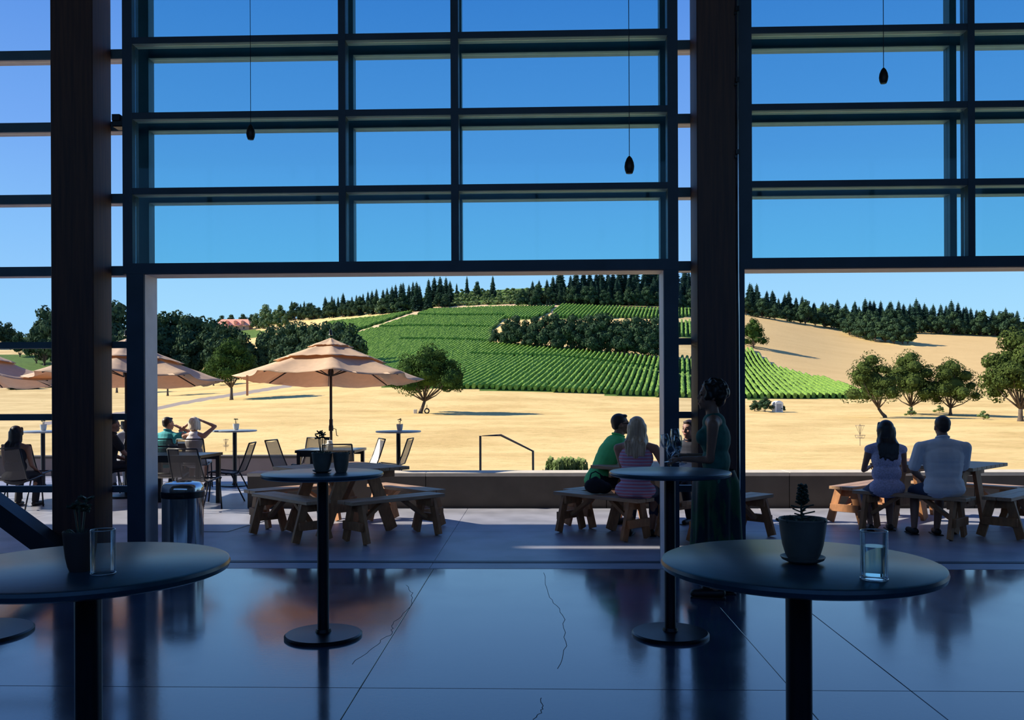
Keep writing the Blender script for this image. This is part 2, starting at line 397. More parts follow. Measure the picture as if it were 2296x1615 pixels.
# ceiling / roof with its overhang, room shell
ce = thing('ceiling', 'roof slab above the room that also overhangs the patio', None, kind='structure')
EDGE = 11.05
MB().box((-45, -6.2, ZT), (16, 9.36, ZT+0.3)).build('roof_slab', M['ceil'], ce)
MB().box((-45, 9.50, ZT), (16, EDGE, ZT+0.3)).build('roof_slab', M['ceil'], ce)
MB().box((-45, 9.36, ZT), (-12.0, 9.50, ZT+0.3)).build('roof_slab', M['ceil'], ce)
MB().box((-9.8, 9.36, ZT), (16, 9.50, ZT+0.3)).build('roof_slab', M['ceil'], ce)
struct(MB().box((XL-0.3, -6, -0.1), (XL, 7.7, ZT)).build('wall_left', M['plaster']), 'left wall of the dim room')
struct(MB().box((XR, -6, -0.1), (XR+0.3, 7.7, ZT)).build('wall_right', M['plaster']), 'right wall of the dim room')
wb = struct(MB().box((XL-0.3, -6.3, -0.1), (XR+0.3, -6, 3.9)).box((XL-0.3, -6.3, 3.9), (-11, -6, ZT)).box((11, -6.3, 3.9), (XR+0.3, -6, ZT)).build('wall_back', M['plaster']), 'pale wall behind the camera with an added high glazed strip for skylight')  # high glazed strip is added so skylight lifts the dark room
for k in range(9):  # bars and panes of the added skylight strip
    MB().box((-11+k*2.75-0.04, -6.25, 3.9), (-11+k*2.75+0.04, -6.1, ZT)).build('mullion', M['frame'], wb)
for k in range(8):
    MB().box((-11+k*2.75+0.04, -6.18, 3.9), (-11+(k+1)*2.75-0.04, -6.17, ZT)).build('glass_pane', M['clear'], wb)

# key x positions on the facade
xA = WX(275, 500, Y1); xA1 = WX(296, 300, Y1); xA2 = WX(323, 900, Y1)          # left post of main bay
xM1a, xM1b = WX(759, 350, Y1), WX(775, 350, Y1)
xM2a, xM2b = WX(1011, 350, Y1), WX(1028, 350, Y1)
xB1 = WX(1497, 300, Y1); xB0 = WX(1490, 900, Y1); xB = WX(1521, 500, Y1)       # right post of main bay
xC = WX(1653, 500, Y1); xC1 = WX(1686, 300, Y1); xC0 = WX(1671, 900, Y1)       # left post of right bay
xM3a, xM3b = WX(2170, 350, Y1), WX(2186, 350, Y1)
xD = xM3b + (xM1a - xA1) + 1.2

HB = 2.64   # underside of the heads
def bay(n, x0, x1, xi0, xi1, mull, label, op0, op1):
    """raised glazed door leaf: window_n > stile, rail, mullion, glass panes"""
    w = thing('window_%d' % n, label, None, kind='structure')
    D = 0.13
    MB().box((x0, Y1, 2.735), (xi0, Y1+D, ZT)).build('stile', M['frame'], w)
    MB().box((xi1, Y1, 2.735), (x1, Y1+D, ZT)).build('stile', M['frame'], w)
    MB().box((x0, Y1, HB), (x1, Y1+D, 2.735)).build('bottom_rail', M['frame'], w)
    for z in rows[1:]:
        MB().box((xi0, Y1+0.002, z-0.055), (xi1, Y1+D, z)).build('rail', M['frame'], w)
        MB().box((xi0, Y1+0.012, z-0.0575), (xi1, Y1+D-0.002, z-0.0552)).build('rail_lining', M['soffit'], w)
    ed = [xi0]
    for a, b in mull:
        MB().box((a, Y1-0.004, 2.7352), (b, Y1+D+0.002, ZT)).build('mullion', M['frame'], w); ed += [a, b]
    ed.append(xi1)
    zz = rows+[ZT]
    for k in range(len(zz)-1):
        for q in range(0, len(ed), 2):
            MB().box((ed[q]+0.002, Y1+0.060, zz[k]+0.002), (ed[q+1]-0.002, Y1+0.068, (zz[k+1]-0.06) if k < len(zz)-2 else ZT-0.01)).build('glass_pane', M['tint'], w)
    return w
bay(1, xA, xB, xA1, xB1, [(xM1a, xM1b), (xM2a, xM2b)], 'middle bay of blue tinted glass in a dark grid above the wide opening', xA2, xB0)
bay(2, xC, xD, xC1, xD-0.1, [(xM3a, xM3b)], 'right bay of blue tinted glass in a dark grid above the right opening', xC0, xD-0.1)

def portal(n, x0, xo0, xo1, x1, label):
    """posts, pale jambs and head round an open doorway"""
    d = thing('door_%d' % n, label, None, kind='structure')
    for a, b, j in ((x0, xo0, 1), (xo1, x1, -1)):
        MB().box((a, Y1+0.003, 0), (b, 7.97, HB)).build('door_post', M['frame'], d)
        if j == 1: MB().box((b, Y1+0.02, 0), (b+0.004, 7.968, HB)).build('jamb_lining', M['soffit'], d)
        else: MB().box((a-0.004, Y1+0.02, 0), (a, 7.968, HB)).build('jamb_lining', M['soffit'], d)
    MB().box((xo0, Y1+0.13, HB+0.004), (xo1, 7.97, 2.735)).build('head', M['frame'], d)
    MB().box((xo0, Y1+0.02, HB-0.004), (xo1, 7.968, HB)).build('head_lining', M['soffit'], d)
    MB().box((xo0, 7.975, -0.004), (xo1, 8.06, 0.004)).build('floor_track', M['steel'], d)
    return d
portal(1, WX(284, 900, Y1), xA2, xB0, xB, 'wide open doorway in the middle of the glass wall')
portal(2, xC, xC0, xD-0.12, xD, 'open doorway at the right of the glass wall')

# outer curtain wall, continuous
w = thing('window_3', 'outer glazed curtain wall with thin dark horizontal bars', None, kind='structure')
xo = [(XL, WX(318, 300, Y2), True), (WX(1487, 300, Y2), WX(1672, 300, Y2), True)]
D2 = 0.12
vert = [(-10.4, -10.33), (-7.4, -7.33), (WX(303, 300, Y2), WX(346, 300, Y2+D2)),
        (xM1a*1.0+0.0, xM1b), (xM2a, xM2b), (WX(1480, 300, Y2), WX(1503, 300, Y2)), (WX(1652,300,Y2), WX(1676,300,Y2)), (xM3a, xM3b), (xD-0.1, xD-0.03), (10.2, 10.27)]
for a, b in vert:
    full = not (xA2-0.05 < a < xB0+0.0 or a > xC0) or a > xD-0.2
    MB().box((min(a,b), Y2, 0 if full else HB+0.1), (max(a,b), Y2+D2, ZT)).build('mullion', M['frame2'], w)
for z in rows:
    MB().box((XL, Y2+0.001, z-0.055), (XR, Y2+D2+0.02, z+0.030)).build('rail', M['frame2'], w)
    MB().box((XL, Y2+0.01, z-0.058), (XR, Y2+D2+0.015, z-0.0552)).build('rail_lining', M['soffit'], w)
segs = [(XL, WX(300, 900, Y2)), (WX(1503, 900, Y2), WX(1560, 900, Y2)), (xD-0.03, XR)]
for z in low_rows:
    for a, b in segs:
        MB().box((a, Y2+0.001, z-0.06), (b, Y2+0.06, z)).build('rail', M['frame2'], w)
for a, b in segs:
    MB().box((a, Y2, 0), (b, Y2+0.10, 0.06)).build('sill', M['frame2'], w)
zall = sorted(low_rows+rows)+[ZT]
edges = sorted([min(a, b) for a, b in vert]+[XL, XR])
for k in range(len(zall)-1):
    z0, z1 = zall[k], zall[k+1]
    for a, b in zip(edges, edges[1:]):
        if b-a < 0.2: continue
        if z0 < 2.7:
            if not any(sa-0.3 <= a and b <= sb+0.5 for sa, sb in segs): continue
        MB().box((a+0.07, Y2+0.050, z0), (b, Y2+0.058, z1-0.06)).build('glass_pane', M['clear'], w)

# timber columns
def column(xa, xb, label):
    c = MB().bbox((xa, 7.66, 0), (xb, 8.0, ZT), 0.006).build('timber_column', M['timber']); struct(c, label); return c
column(WX(114, 600, 7.66), WX(209, 600, 7.66), 'big dark timber column at the left beside the raised door')
column(WX(1564, 600, 7.66), WX(1651, 600, 7.66), 'big dark timber column behind the woman in the green dress')
for (px, zs, lab) in ((1655, (4.9, 4.28, 3.65), 'thin steel door cable with small clamps beside the right column'),):
    xx = WX(px, 400, 7.64)
    t = thing('door_cable', lab, 'cable', (xx, 7.635, 0))
    MB().tube([(0,0,0.0),(0,0,ZT-0.01)], 0.006, 6).build('rod', M['chrome'], t)
    for z in zs:
        MB().box((-0.02,-0.012,z-0.02),(0.012,0.02,z+0.02)).box((-0.028,-0.006,z-0.05),(-0.006,0.01,z-0.03)).build('clamp', M['black'], t)
# small bracket tying the left column to the post
bx_ = WX(248, 270, 7.7)
tag(MB().bbox((bx_-0.01, 7.74, 3.98), (WX(276, 270, 7.7), 7.86, 4.06), 0.008).box((bx_, 7.72, 4.03), (bx_+0.07, 7.80, 4.085)).build('steel_bracket', M['black']), 'small black steel bracket between left column and door post', 'bracket')
# diagonal brace at far left
p0 = WL(-130, 985, 7.5); p1 = WL(150, 1330, 7.5)
br = thing('steel_brace', 'dark diagonal steel brace meeting the floor at the far left', 'brace', (p1.x, 7.5, 0))
mb = MB(); q1 = Vector((0.10, 0, 0.05)); q0 = Vector((p0.x-p1.x-1.2, 0, (0.05+1.75)))
mb.bar(q1, q0, 0.16, 0.20, (0, 1, 0)); mb.build('strut', M['steel'], br)
MB().bbox((-0.08, -0.13, 0), (0.22, 0.13, 0.016), 0.003).build('foot_plate', M['steel'], br)

# ================================================================== FURNITURE
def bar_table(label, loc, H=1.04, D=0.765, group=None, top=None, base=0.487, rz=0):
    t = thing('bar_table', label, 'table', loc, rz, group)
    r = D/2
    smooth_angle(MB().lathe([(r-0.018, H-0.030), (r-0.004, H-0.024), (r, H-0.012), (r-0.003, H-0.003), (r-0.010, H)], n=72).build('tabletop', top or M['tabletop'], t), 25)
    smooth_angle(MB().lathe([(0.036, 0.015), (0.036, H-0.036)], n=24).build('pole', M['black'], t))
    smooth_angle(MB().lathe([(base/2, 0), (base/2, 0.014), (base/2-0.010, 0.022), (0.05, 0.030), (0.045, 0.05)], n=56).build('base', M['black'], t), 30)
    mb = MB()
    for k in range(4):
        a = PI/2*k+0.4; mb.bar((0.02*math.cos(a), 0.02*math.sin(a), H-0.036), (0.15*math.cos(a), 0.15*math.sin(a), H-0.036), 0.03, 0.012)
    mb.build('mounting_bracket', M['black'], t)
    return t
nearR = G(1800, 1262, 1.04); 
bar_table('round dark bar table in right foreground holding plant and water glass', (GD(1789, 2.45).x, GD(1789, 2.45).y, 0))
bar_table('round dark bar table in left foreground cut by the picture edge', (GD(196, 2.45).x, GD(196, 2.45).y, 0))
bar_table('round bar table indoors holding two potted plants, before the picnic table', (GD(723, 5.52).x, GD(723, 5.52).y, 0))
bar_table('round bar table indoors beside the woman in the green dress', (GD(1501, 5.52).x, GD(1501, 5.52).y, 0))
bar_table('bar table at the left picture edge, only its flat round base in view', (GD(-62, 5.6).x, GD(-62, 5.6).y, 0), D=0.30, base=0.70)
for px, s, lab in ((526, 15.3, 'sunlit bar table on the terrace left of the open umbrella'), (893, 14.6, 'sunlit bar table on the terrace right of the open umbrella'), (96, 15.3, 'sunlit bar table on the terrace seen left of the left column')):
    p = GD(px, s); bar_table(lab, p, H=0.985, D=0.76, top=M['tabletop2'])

def pot(label, loc, r, h, m='pot', saucer=True, plant='rosette', cat='potted plant', sc=1.0):
    t = thing('potted_plant', label, cat, loc, random.uniform(0, 6))
    z0 = 0.012 if saucer else 0.0
    if saucer:
        smooth_angle(MB().lathe([(r*0.55,0),(r*0.88,0.010),(r*0.95,0.018),(r*0.90,0.018),(r*0.5,0.008)], n=36).build('saucer', M[m], t), 30)
    prof = [(r*0.62, z0), (r*0.74, z0+h*0.12), (r*0.86, z0+h*0.35), (r*0.96, z0+h*0.7), (r, z0+h*0.92), (r*1.03, z0+h*0.97), (r*1.0, z0+h), (r*0.93, z0+h*0.98), (r*0.90, z0+h*0.88)]
    smooth_angle(MB().lathe(prof, n=36).build('pot', M[m], t), 40)
    MB().lathe([(r*0.89, z0+h*0.86), (r*0.89, z0+h*0.91), (0, z0+h*0.93)], n=20).build('soil', M['soil'], t)
    top = z0+h*0.9; pl = MB()
    def leaf(base, az, tilt, L, wd, th=0.004):
        d = Vector((math.cos(az)*math.cos(tilt), math.sin(az)*math.cos(tilt), math.sin(tilt))); a = Vector((-math.sin(az), math.cos(az), 0)); u = a.cross(d)*-1
        b = Vector(base); vs = []
        for k, (tt, ww) in enumerate(((0, .25), (0.35, 0.8), (0.7, 1), (1, 0.15))):
            c = b+d*L*tt; vs += [c-a*wd*ww/2, c+u*th, c+a*wd*ww/2, c-u*th]
        fs = [(3,2,1,0), (12,13,14,15)]
        for k in range(3):
            for j in range(4): fs.append((k*4+j, k*4+(j+1)%4, (k+1)*4+(j+1)%4, (k+1)*4+j))
        pl.add(vs, fs)
    if plant == 'rosette':
        for k in range(26):
            a = random.uniform(0, 6.28); q = random.uniform(0.1, 0.75)*r
            leaf((q*math.cos(a), q*math.sin(a), top), a, random.uniform(0.1, 1.0), random.uniform(0.35, 0.6)*r*sc, 0.14*r*2)
    if plant == 'tall':
        H = 0.085
        pl.tube([(0,0,top-0.01),(0.004,0.002,top+H*0.5),(-0.003,0.004,top+H)], [0.0035,0.003,0.0025], 6)
        for k in range(10): leaf((0,0,top+0.006+k*0.004), k*2.4, 0.25, 0.034, 0.012, 0.002)
        for k in range(46):
            zz = top+H*0.55+k*0.0012; leaf((0,0,zz), k*2.4, 0.5, 0.022*(1-k*0.008), 0.010, 0.003)
        for k in range(30):
            a = random.uniform(0, 6.28); q = random.uniform(0.3, 0.9)*r
            leaf((q*math.cos(a), q*math.sin(a), top-0.002), a, random.uniform(0.1, 0.9), 0.018, 0.011)
    if plant == 'stems':
        for k in range(4):
            a = k*1.9; e = Vector((math.cos(a)*r*0.35, math.sin(a)*r*0.35, top+random.uniform(0.05, 0.11)*sc))
            pl.tube([(e.x*0.3, e.y*0.3, top-0.01), e], 0.0025, 5)
            for j in range(7): leaf(e, j*0.9+a, random.uniform(-0.3, 0.8), 0.022*sc, 0.014*sc)
        for k in range(16):
            a = random.uniform(0, 6.28); leaf((0.5*r*math.cos(a), 0.5*r*math.sin(a), top), a, 0.5, 0.5*r, 0.02)
    pl.build('leaves', M['succulent'], t)
    return t
def tumbler(label, loc, r, h, level=0, cat='glass', name='drinking_glass'):
    t = thing(name, label, cat, loc)
    w_ = 0.0025
    GL = smooth_angle(MB().lathe([(r*0.94,0.0),(r*0.98,0.004),(r,h-0.003),(r,h),(r-w_,h),(r-w_-0.0005,h-0.004),(r*0.95-w_,0.010),(0,0.009)], n=40).build('glass', M['tableware'], t), 30)
    for z in (0.001, h-0.0015):
        ring = MB(); N = 40; R = r*0.985 if z < 0.01 else r-w_/2; rr = 0.0013
        vs = []; fs = []
        for i in range(N):
            a = 2*PI*i/N
            for j in range(6):
                b2 = 2*PI*j/6; vs.append(((R+rr*math.cos(b2))*math.cos(a), (R+rr*math.cos(b2))*math.sin(a), z+rr*math.sin(b2)+rr))
        for i in range(N):
            for j in range(6): fs.append((i*6+j, ((i+1)%N)*6+j, ((i+1)%N)*6+(j+1)%6, i*6+(j+1)%6))
        ring.add(vs, fs).build('rim' if z > 0.01 else 'foot_ring', M['rimglass'], GL, True)
    if level:
        smooth_angle(MB().lathe([(r*0.93-w_,0.011),(r-w_-0.0012,level)], n=40).build('water', M['water'], t), 30)
    return t
p = G(1800, 1262, 1.04); pot('glazed grey pot with tall spindly succulent on right foreground table', p, 0.064, 0.112, plant='tall')
p = G(1960, 1299, 1.04); tumbler('straight glass of water on the right foreground table', p, 0.0335, 0.122, 0.084)
p = G(231, 1287, 1.04); tumbler('empty clear tumbler on the left foreground table', p, 0.0315, 0.117)
p = G(180, 1280, 1.04); pot('dark clay pot behind the tumbler on left foreground table', p, 0.043, 0.108, 'terracotta', False, 'stems')
p = G(722, 1060, 1.04); pot('wide glazed pot on saucer on the indoor table before the umbrella', p, 0.064, 0.115, 'pot', True, 'stems', sc=1.3)
p = G(765, 1059, 1.04); pot('straight glazed pot beside the wider pot on the indoor table', p, 0.052, 0.125, 'pot', False, 'rosette')
for px, s, lab in ((529, 15.3, 'small white pot on the terrace bar table left of the umbrella'), (896, 14.6, 'small white pot on the terrace bar table right of the umbrella'), (97, 15.3, 'small white pot on the terrace bar table left of the column')):
    p = GD(px, s, 0.985); pot(lab, p, 0.055, 0.11, 'pot_w', False, 'stems')

# trash can
p = GD(409, 8.12)
t = thing('trash_can', 'round polished steel trash can with domed lid at the doorway', 'bin', p)
smooth_angle(MB().lathe([(0.180,0),(0.185,0.02),(0.185,0.60)], n=48).build('body', M['chrome'], t), 30)
smooth_angle(MB().lathe([(0.190,0.60),(0.194,0.605),(0.194,0.655),(0.190,0.66)], n=48).build('band', M['black'], t), 30)
LD = smooth_angle(MB().lathe([(0.188,0.66),(0.188,0.69),(0.178,0.72),(0.155,0.738),(0.10,0.745),(0.095,0.738),(0,0.736)], n=48).build('domed_lid', M['chrome'], t), 50)
MB().bbox((0.0,-0.205,0.615),(0.09,-0.185,0.635),0.004).build('lid_catch', M['black'], LD)
smooth_angle(MB().lathe([(0.186,0.0),(0.190,0.003),(0.190,0.018),(0.186,0.022)], n=48).build('base_ring', M['black'], t), 30)

# picnic bench and table (local x = along the seat)
def bench_proto():
    t = thing('picnic_bench', 'x', 'bench')
    L, Wd, H = 1.22, 0.29, 0.45
    for k in (-1, 1):
        MB().bbox((-L/2, k*0.0735-0.070, H-0.038), (L/2, k*0.0735+0.070, H), 0.004).build('seat_plank', M['wood_top'], t)
    for e in (-1, 1):
        xx = e*(L/2-0.14)
        for k in (-1, 1):
            MB().bar((xx, k*0.20, 0.012), (xx, k*0.085, H-0.038), 0.038, 0.088, (0, 1, 0)).build('leg', M['wood'], t)
            # trim feet flat by sinking into a pad
        MB().bbox((xx-e*0.038-0.019, -0.135, H-0.13), (xx-e*0.038+0.019, 0.135, H-0.040), 0.003).build('top_cleat', M['wood'], t)
        MB().bbox((xx+e*0.038-0.019, -0.175, 0.14), (xx+e*0.038+0.019, 0.175, 0.228), 0.003).build('stretcher', M['wood'], t)
        MB().bar((xx-e*0.03, 0, 0.19), (xx-e*0.33, 0, H-0.05), 0.036, 0.07, (0, 1, 0)).build('diagonal_brace', M['wood'], t)
    return t
BENCH = bench_proto(); bench_used = [False]
def bench(a, b, label, gr=None):
    """a, b: floor points under the two ends"""
    a = Vector(a); b = Vector(b); c = (a+b)/2; rz = math.atan2(b.y-a.y, b.x-a.x)
    if not bench_used[0]:
        BENCH.location = (c.x, c.y, 0); BENCH.rotation_euler.z = rz; BENCH['label'] = label; bench_used[0] = True
        if gr: BENCH['group'] = gr
        return BENCH
    return dup(BENCH, (c.x, c.y, 0), rz, label, gr)
def ptable_proto():
    t = thing('picnic_table', 'x', 'table'); S = 1.12; H = 0.745
    n = 8; w_ = S/n
    for k in range(n):
        MB().bbox((-S/2, -S/2+k*w_+0.004, H-0.038), (S/2, -S/2+(k+1)*w_-0.004, H), 0.004).build('plank', M['wood_top'], t)
    for e in (-1, 1):
        xx = e*(S/2-0.22)
        for k in (-1, 1): MB().bar((xx, k*0.46, 0.014), (xx, k*0.17, H-0.038), 0.04, 0.14, (0, 1, 0)).build('leg', M['wood'], t)
        MB().bbox((xx-e*0.04-0.02, -0.52, H-0.13), (xx-e*0.04+0.02, 0.52, H-0.040), 0.003).build('batten', M['wood'], t)
        MB().bbox((xx-e*0.04-0.02, -0.40, 0.26), (xx-e*0.04+0.02, 0.40, 0.35), 0.003).build('stretcher', M['wood'], t)
    MB().bbox((-0.34, -0.045, 0.30), (0.34, 0.045, 0.338), 0.003).build('long_stretcher', M['wood'], t)
    for e in (-1, 1): MB().bar((e*0.02, 0, 0.33), (e*0.30, 0, H-0.06), 0.036, 0.07, (0, 1, 0)).build('diagonal_brace', M['wood'], t)
    return t
PT = ptable_proto()
def set_group(cpx, cs, rot, labs, first, dist=(0.80, 0.80, 0.80, 0.80), shifts=((0,0),)*4):
    """table centred at pixel column cpx, depth cs; benches front-left, front-right, back-right, back-left"""
    c = GD(cpx, cs); 
    if first: PT.location = c; PT.rotation_euler.z = rot; PT['label'] = labs[0]
    else: dup(PT, c, rot, labs[0])
    out = []
    dirs = [rot-PI/2, rot, rot+PI/2, rot+PI]        # outward normal of each side
    for k in range(4):
        if labs[k+1] is None: continue
        nrm = Vector((math.cos(dirs[k]), math.sin(dirs[k]), 0)); tg = Vector((-nrm.y, nrm.x, 0))
        m_ = c+nrm*dist[k]+tg*shifts[k][0]
        a = m_-tg*0.54; b = m_+tg*0.54
        out.append((bench(a, b, labs[k+1]), m_, nrm, tg))
    return c, out
R1 = math.radians(-45)
# side k=0 normal = rot-90 ; with rot=-38deg sides face front-left(-128deg), front-right(-38), back-right(52), back-left(142)
ROT = math.radians(-45)
cL, bL = set_group(764, 9.95, ROT, ['square picnic table behind the two potted plants, no one sitting',
    'front left bench of the empty picnic table', 'front right bench of the empty picnic table', 'back right bench of the empty picnic table', 'back left bench of the empty picnic table'], True, (0.64, 0.83, 0.90, 0.93), ((-0.02,0),(0.13,0),(0,0),(0.05,0)))
cM, bM = set_group(1478, 9.95, ROT, ['square picnic table where the man in green and blonde woman sit',
    'near bench under the woman in the striped top', 'bench right of the timber column at the middle picnic table', None, 'back left bench under the man in the green shirt'], False, (0.76, 0.95, 0.8, 0.80), ((-0.21,0),(0,0),(0,0),(0,0)))
cR, bR = set_group(2104, 10.10, ROT, ['square picnic table in front of the couple at the right',
    'near bench under the couple at the right', 'bench end cut by the right picture edge', 'far bench showing its right end behind the white shirted man', 'sunlit bench at left of the right hand picnic table'], False, (0.76, 0.78, 0.86, 0.89), ((0,0),(0.08,0),(0,0),(0,0)))

# sling chair
def chair_proto(label='x', pale=False):
    t = thing('mesh_chair', label, 'chair')
    fr = MB()
    r = 0.011
    for k in (-1, 1):
        x = k*0.235
        fr2 = MB().tube([(x, 0.22, 0.42), (x, 0.24, 0.435), (x, 0.20, 0.44), (x, -0.13, 0.405), (x*0.99, -0.20, 0.43), (x*0.95, -0.27, 0.60), (x*0.9, -0.36, 0.86)], r, 8)
        fr2.build('side_rail', M['black'], t, True)
        MB().tube([(x, 0.19, 0.432), (x*1.05, 0.23, 0.0)], r, 8).build('leg', M['black'], t, True)
        MB().tube([(x, -0.10, 0.405), (x*1.05, -0.30, 0.0)], r, 8).build('leg', M['black'], t, True)
    MB().tube([(-0.212, -0.36, 0.86), (0.212, -0.36, 0.86)], r, 8).build('top_rail', M['black'], t, True)
    MB().tube([(-0.235, 0.235, 0.43), (0.235, 0.235, 0.43)], r, 8).build('front_rail', M['black'], t, True)
    MB().tube([(-0.235, -0.02, 0.40), (0.235, -0.02, 0.40)], r*0.8, 8).build('cross_rail', M['black'], t, True)
    def sheet(pts, name):
        vs = []; fs = []
        for i, (y, z, hw) in enumerate(pts):
            for j in range(5):
                u = -1+j*0.5; vs.append((u*hw, y, z-0.02*(1-u*u)))
        n0 = len(vs); vs += [(x, y-0.001, z-0.003) for x, y, z in vs]
        for i in range(len(pts)-1):
            for j in range(4):
                a = i*5+j; fs.append((a, a+1, a+6, a+5)); fs.append((n0+a+5, n0+a+6, n0+a+1, n0+a))
        MB().add(vs, fs).build(name, M['sling_sunlit' if pale else 'sling'], t, True)
    sheet([(0.235, 0.437, 0.228), (0.05, 0.425, 0.228), (-0.13, 0.408, 0.228)], 'seat')
    sheet([(-0.20, 0.435, 0.226), (-0.27, 0.60, 0.216), (-0.358, 0.855, 0.204)], 'backrest')
    return t
CHAIR = chair_proto(); chair_used = [False]
def chair(px, s, heading, label):
    """heading: direction the sitter faces, degrees, 90 = away from camera"""
    p = GD(px, s); rz = math.radians(heading-90)
    if not chair_used[0]:
        CHAIR.location = p; CHAIR.rotation_euler.z = rz; CHAIR['label'] = label; chair_used[0] = True; return CHAIR
    return dup(CHAIR, p, rz, label)
chair(512, 13.2, 185, 'black mesh chair facing left under the terrace bar table')
chair(440, 11.9, 82, 'black mesh chair with its back to the room behind the steel bin')
chair(376, 12.6, 100, 'black mesh chair left of the one behind the steel bin')
chair(654, 14.0, -10, 'mesh chair at left side of the umbrella table facing right')
chair(696, 14.6, 262, 'mesh chair at the far side of the umbrella table')
chair(763, 12.95, 95, 'mesh chair at the near side of the umbrella table')
cp = chair_proto('pale sunlit mesh chair at right of the umbrella table', True); cp.location = GD(808, 14.25); cp.rotation_euler.z = math.radians(205-90)
chair(873, 14.5, 175, 'mesh chair facing left beside the right terrace bar table')
chair(372, 15.0, 95, 'mesh chair under the man in the teal shirt')
chair(436, 14.9, 100, 'mesh chair under the blonde woman raising her arms')
chair(38, 12.2, 95, 'mesh chair under the long haired woman at the far left')
chair(66, 13.2, 92, 'empty mesh chair right of the long haired woman at far left')
chair(243, 13.6, 40, 'mesh chair seen in the gap beside the left column')

def cafe_table(label, px, s, w_=0.95, d_=0.80, rz=0.0, H=0.74):
    t = thing('cafe_table', label, 'table', GD(px, s), rz)
    nb = 9
    for k in range(nb):
        a = -w_/2+0.02+k*(w_-0.04)/nb
        MB().bbox((a+0.003, -d_/2+0.02, H-0.020), (a+(w_-0.04)/nb-0.003, d_/2-0.02, H-0.002), 0.002).build('slat', M['tabletop2'], t)
    MB().box((-w_/2,-d_/2,H-0.04),(w_/2,-d_/2+0.02,H)).box((-w_/2,d_/2-0.02,H-0.04),(w_/2,d_/2,H)).box((-w_/2,-d_/2+0.02,H-0.04),(-w_/2+0.02,d_/2-0.02,H)).box((w_/2-0.02,-d_/2+0.02,H-0.04),(w_/2,d_/2-0.02,H)).build('edge_frame', M['black'], t)
    MB().box((-w_/2+0.05,-d_/2+0.04,H-0.10),(w_/2-0.05,-d_/2+0.06,H-0.04)).box((-w_/2+0.05,d_/2-0.06,H-0.10),(w_/2-0.05,d_/2-0.04,H-0.04)).build('apron', M['black'], t)
    for i in (-1, 1):
        for j in (-1, 1):
            MB().box((i*(w_/2-0.05)-0.028, j*(d_/2-0.05)-0.028, 0), (i*(w_/2-0.05)+0.028, j*(d_/2-0.05)+0.028, H-0.04)).build('leg', M['black'], t)
    return t
cafe_table('square cafe table around the middle umbrella pole', 743, 13.6, 0.92, 0.80, -0.03)
cafe_table('dark cafe table behind the steel bin holding a pot', 400, 12.5, 0.98, 0.80, -0.03)
cafe_table('small cafe table in front of the teal shirted man', 385, 15.9, 0.8, 0.7)
p = GD(387, 12.45, 0.74); pot('grey pot on the dark cafe table behind the steel bin', p, 0.066, 0.13, 'pot', True, 'rosette')
p = GD(739, 13.33, 0.74); t = thing('lantern_jar', 'pale lidded jar beside the umbrella pole on the table', 'jar', p)
smooth_angle(MB().lathe([(0.045,0),(0.05,0.01),(0.05,0.10),(0.035,0.12)], n=24).build('jar', M['pot_w'], t)); smooth_angle(MB().lathe([(0.04,0.12),(0.04,0.145),(0.03,0.15)], n=24).build('lid', M['white'], t))

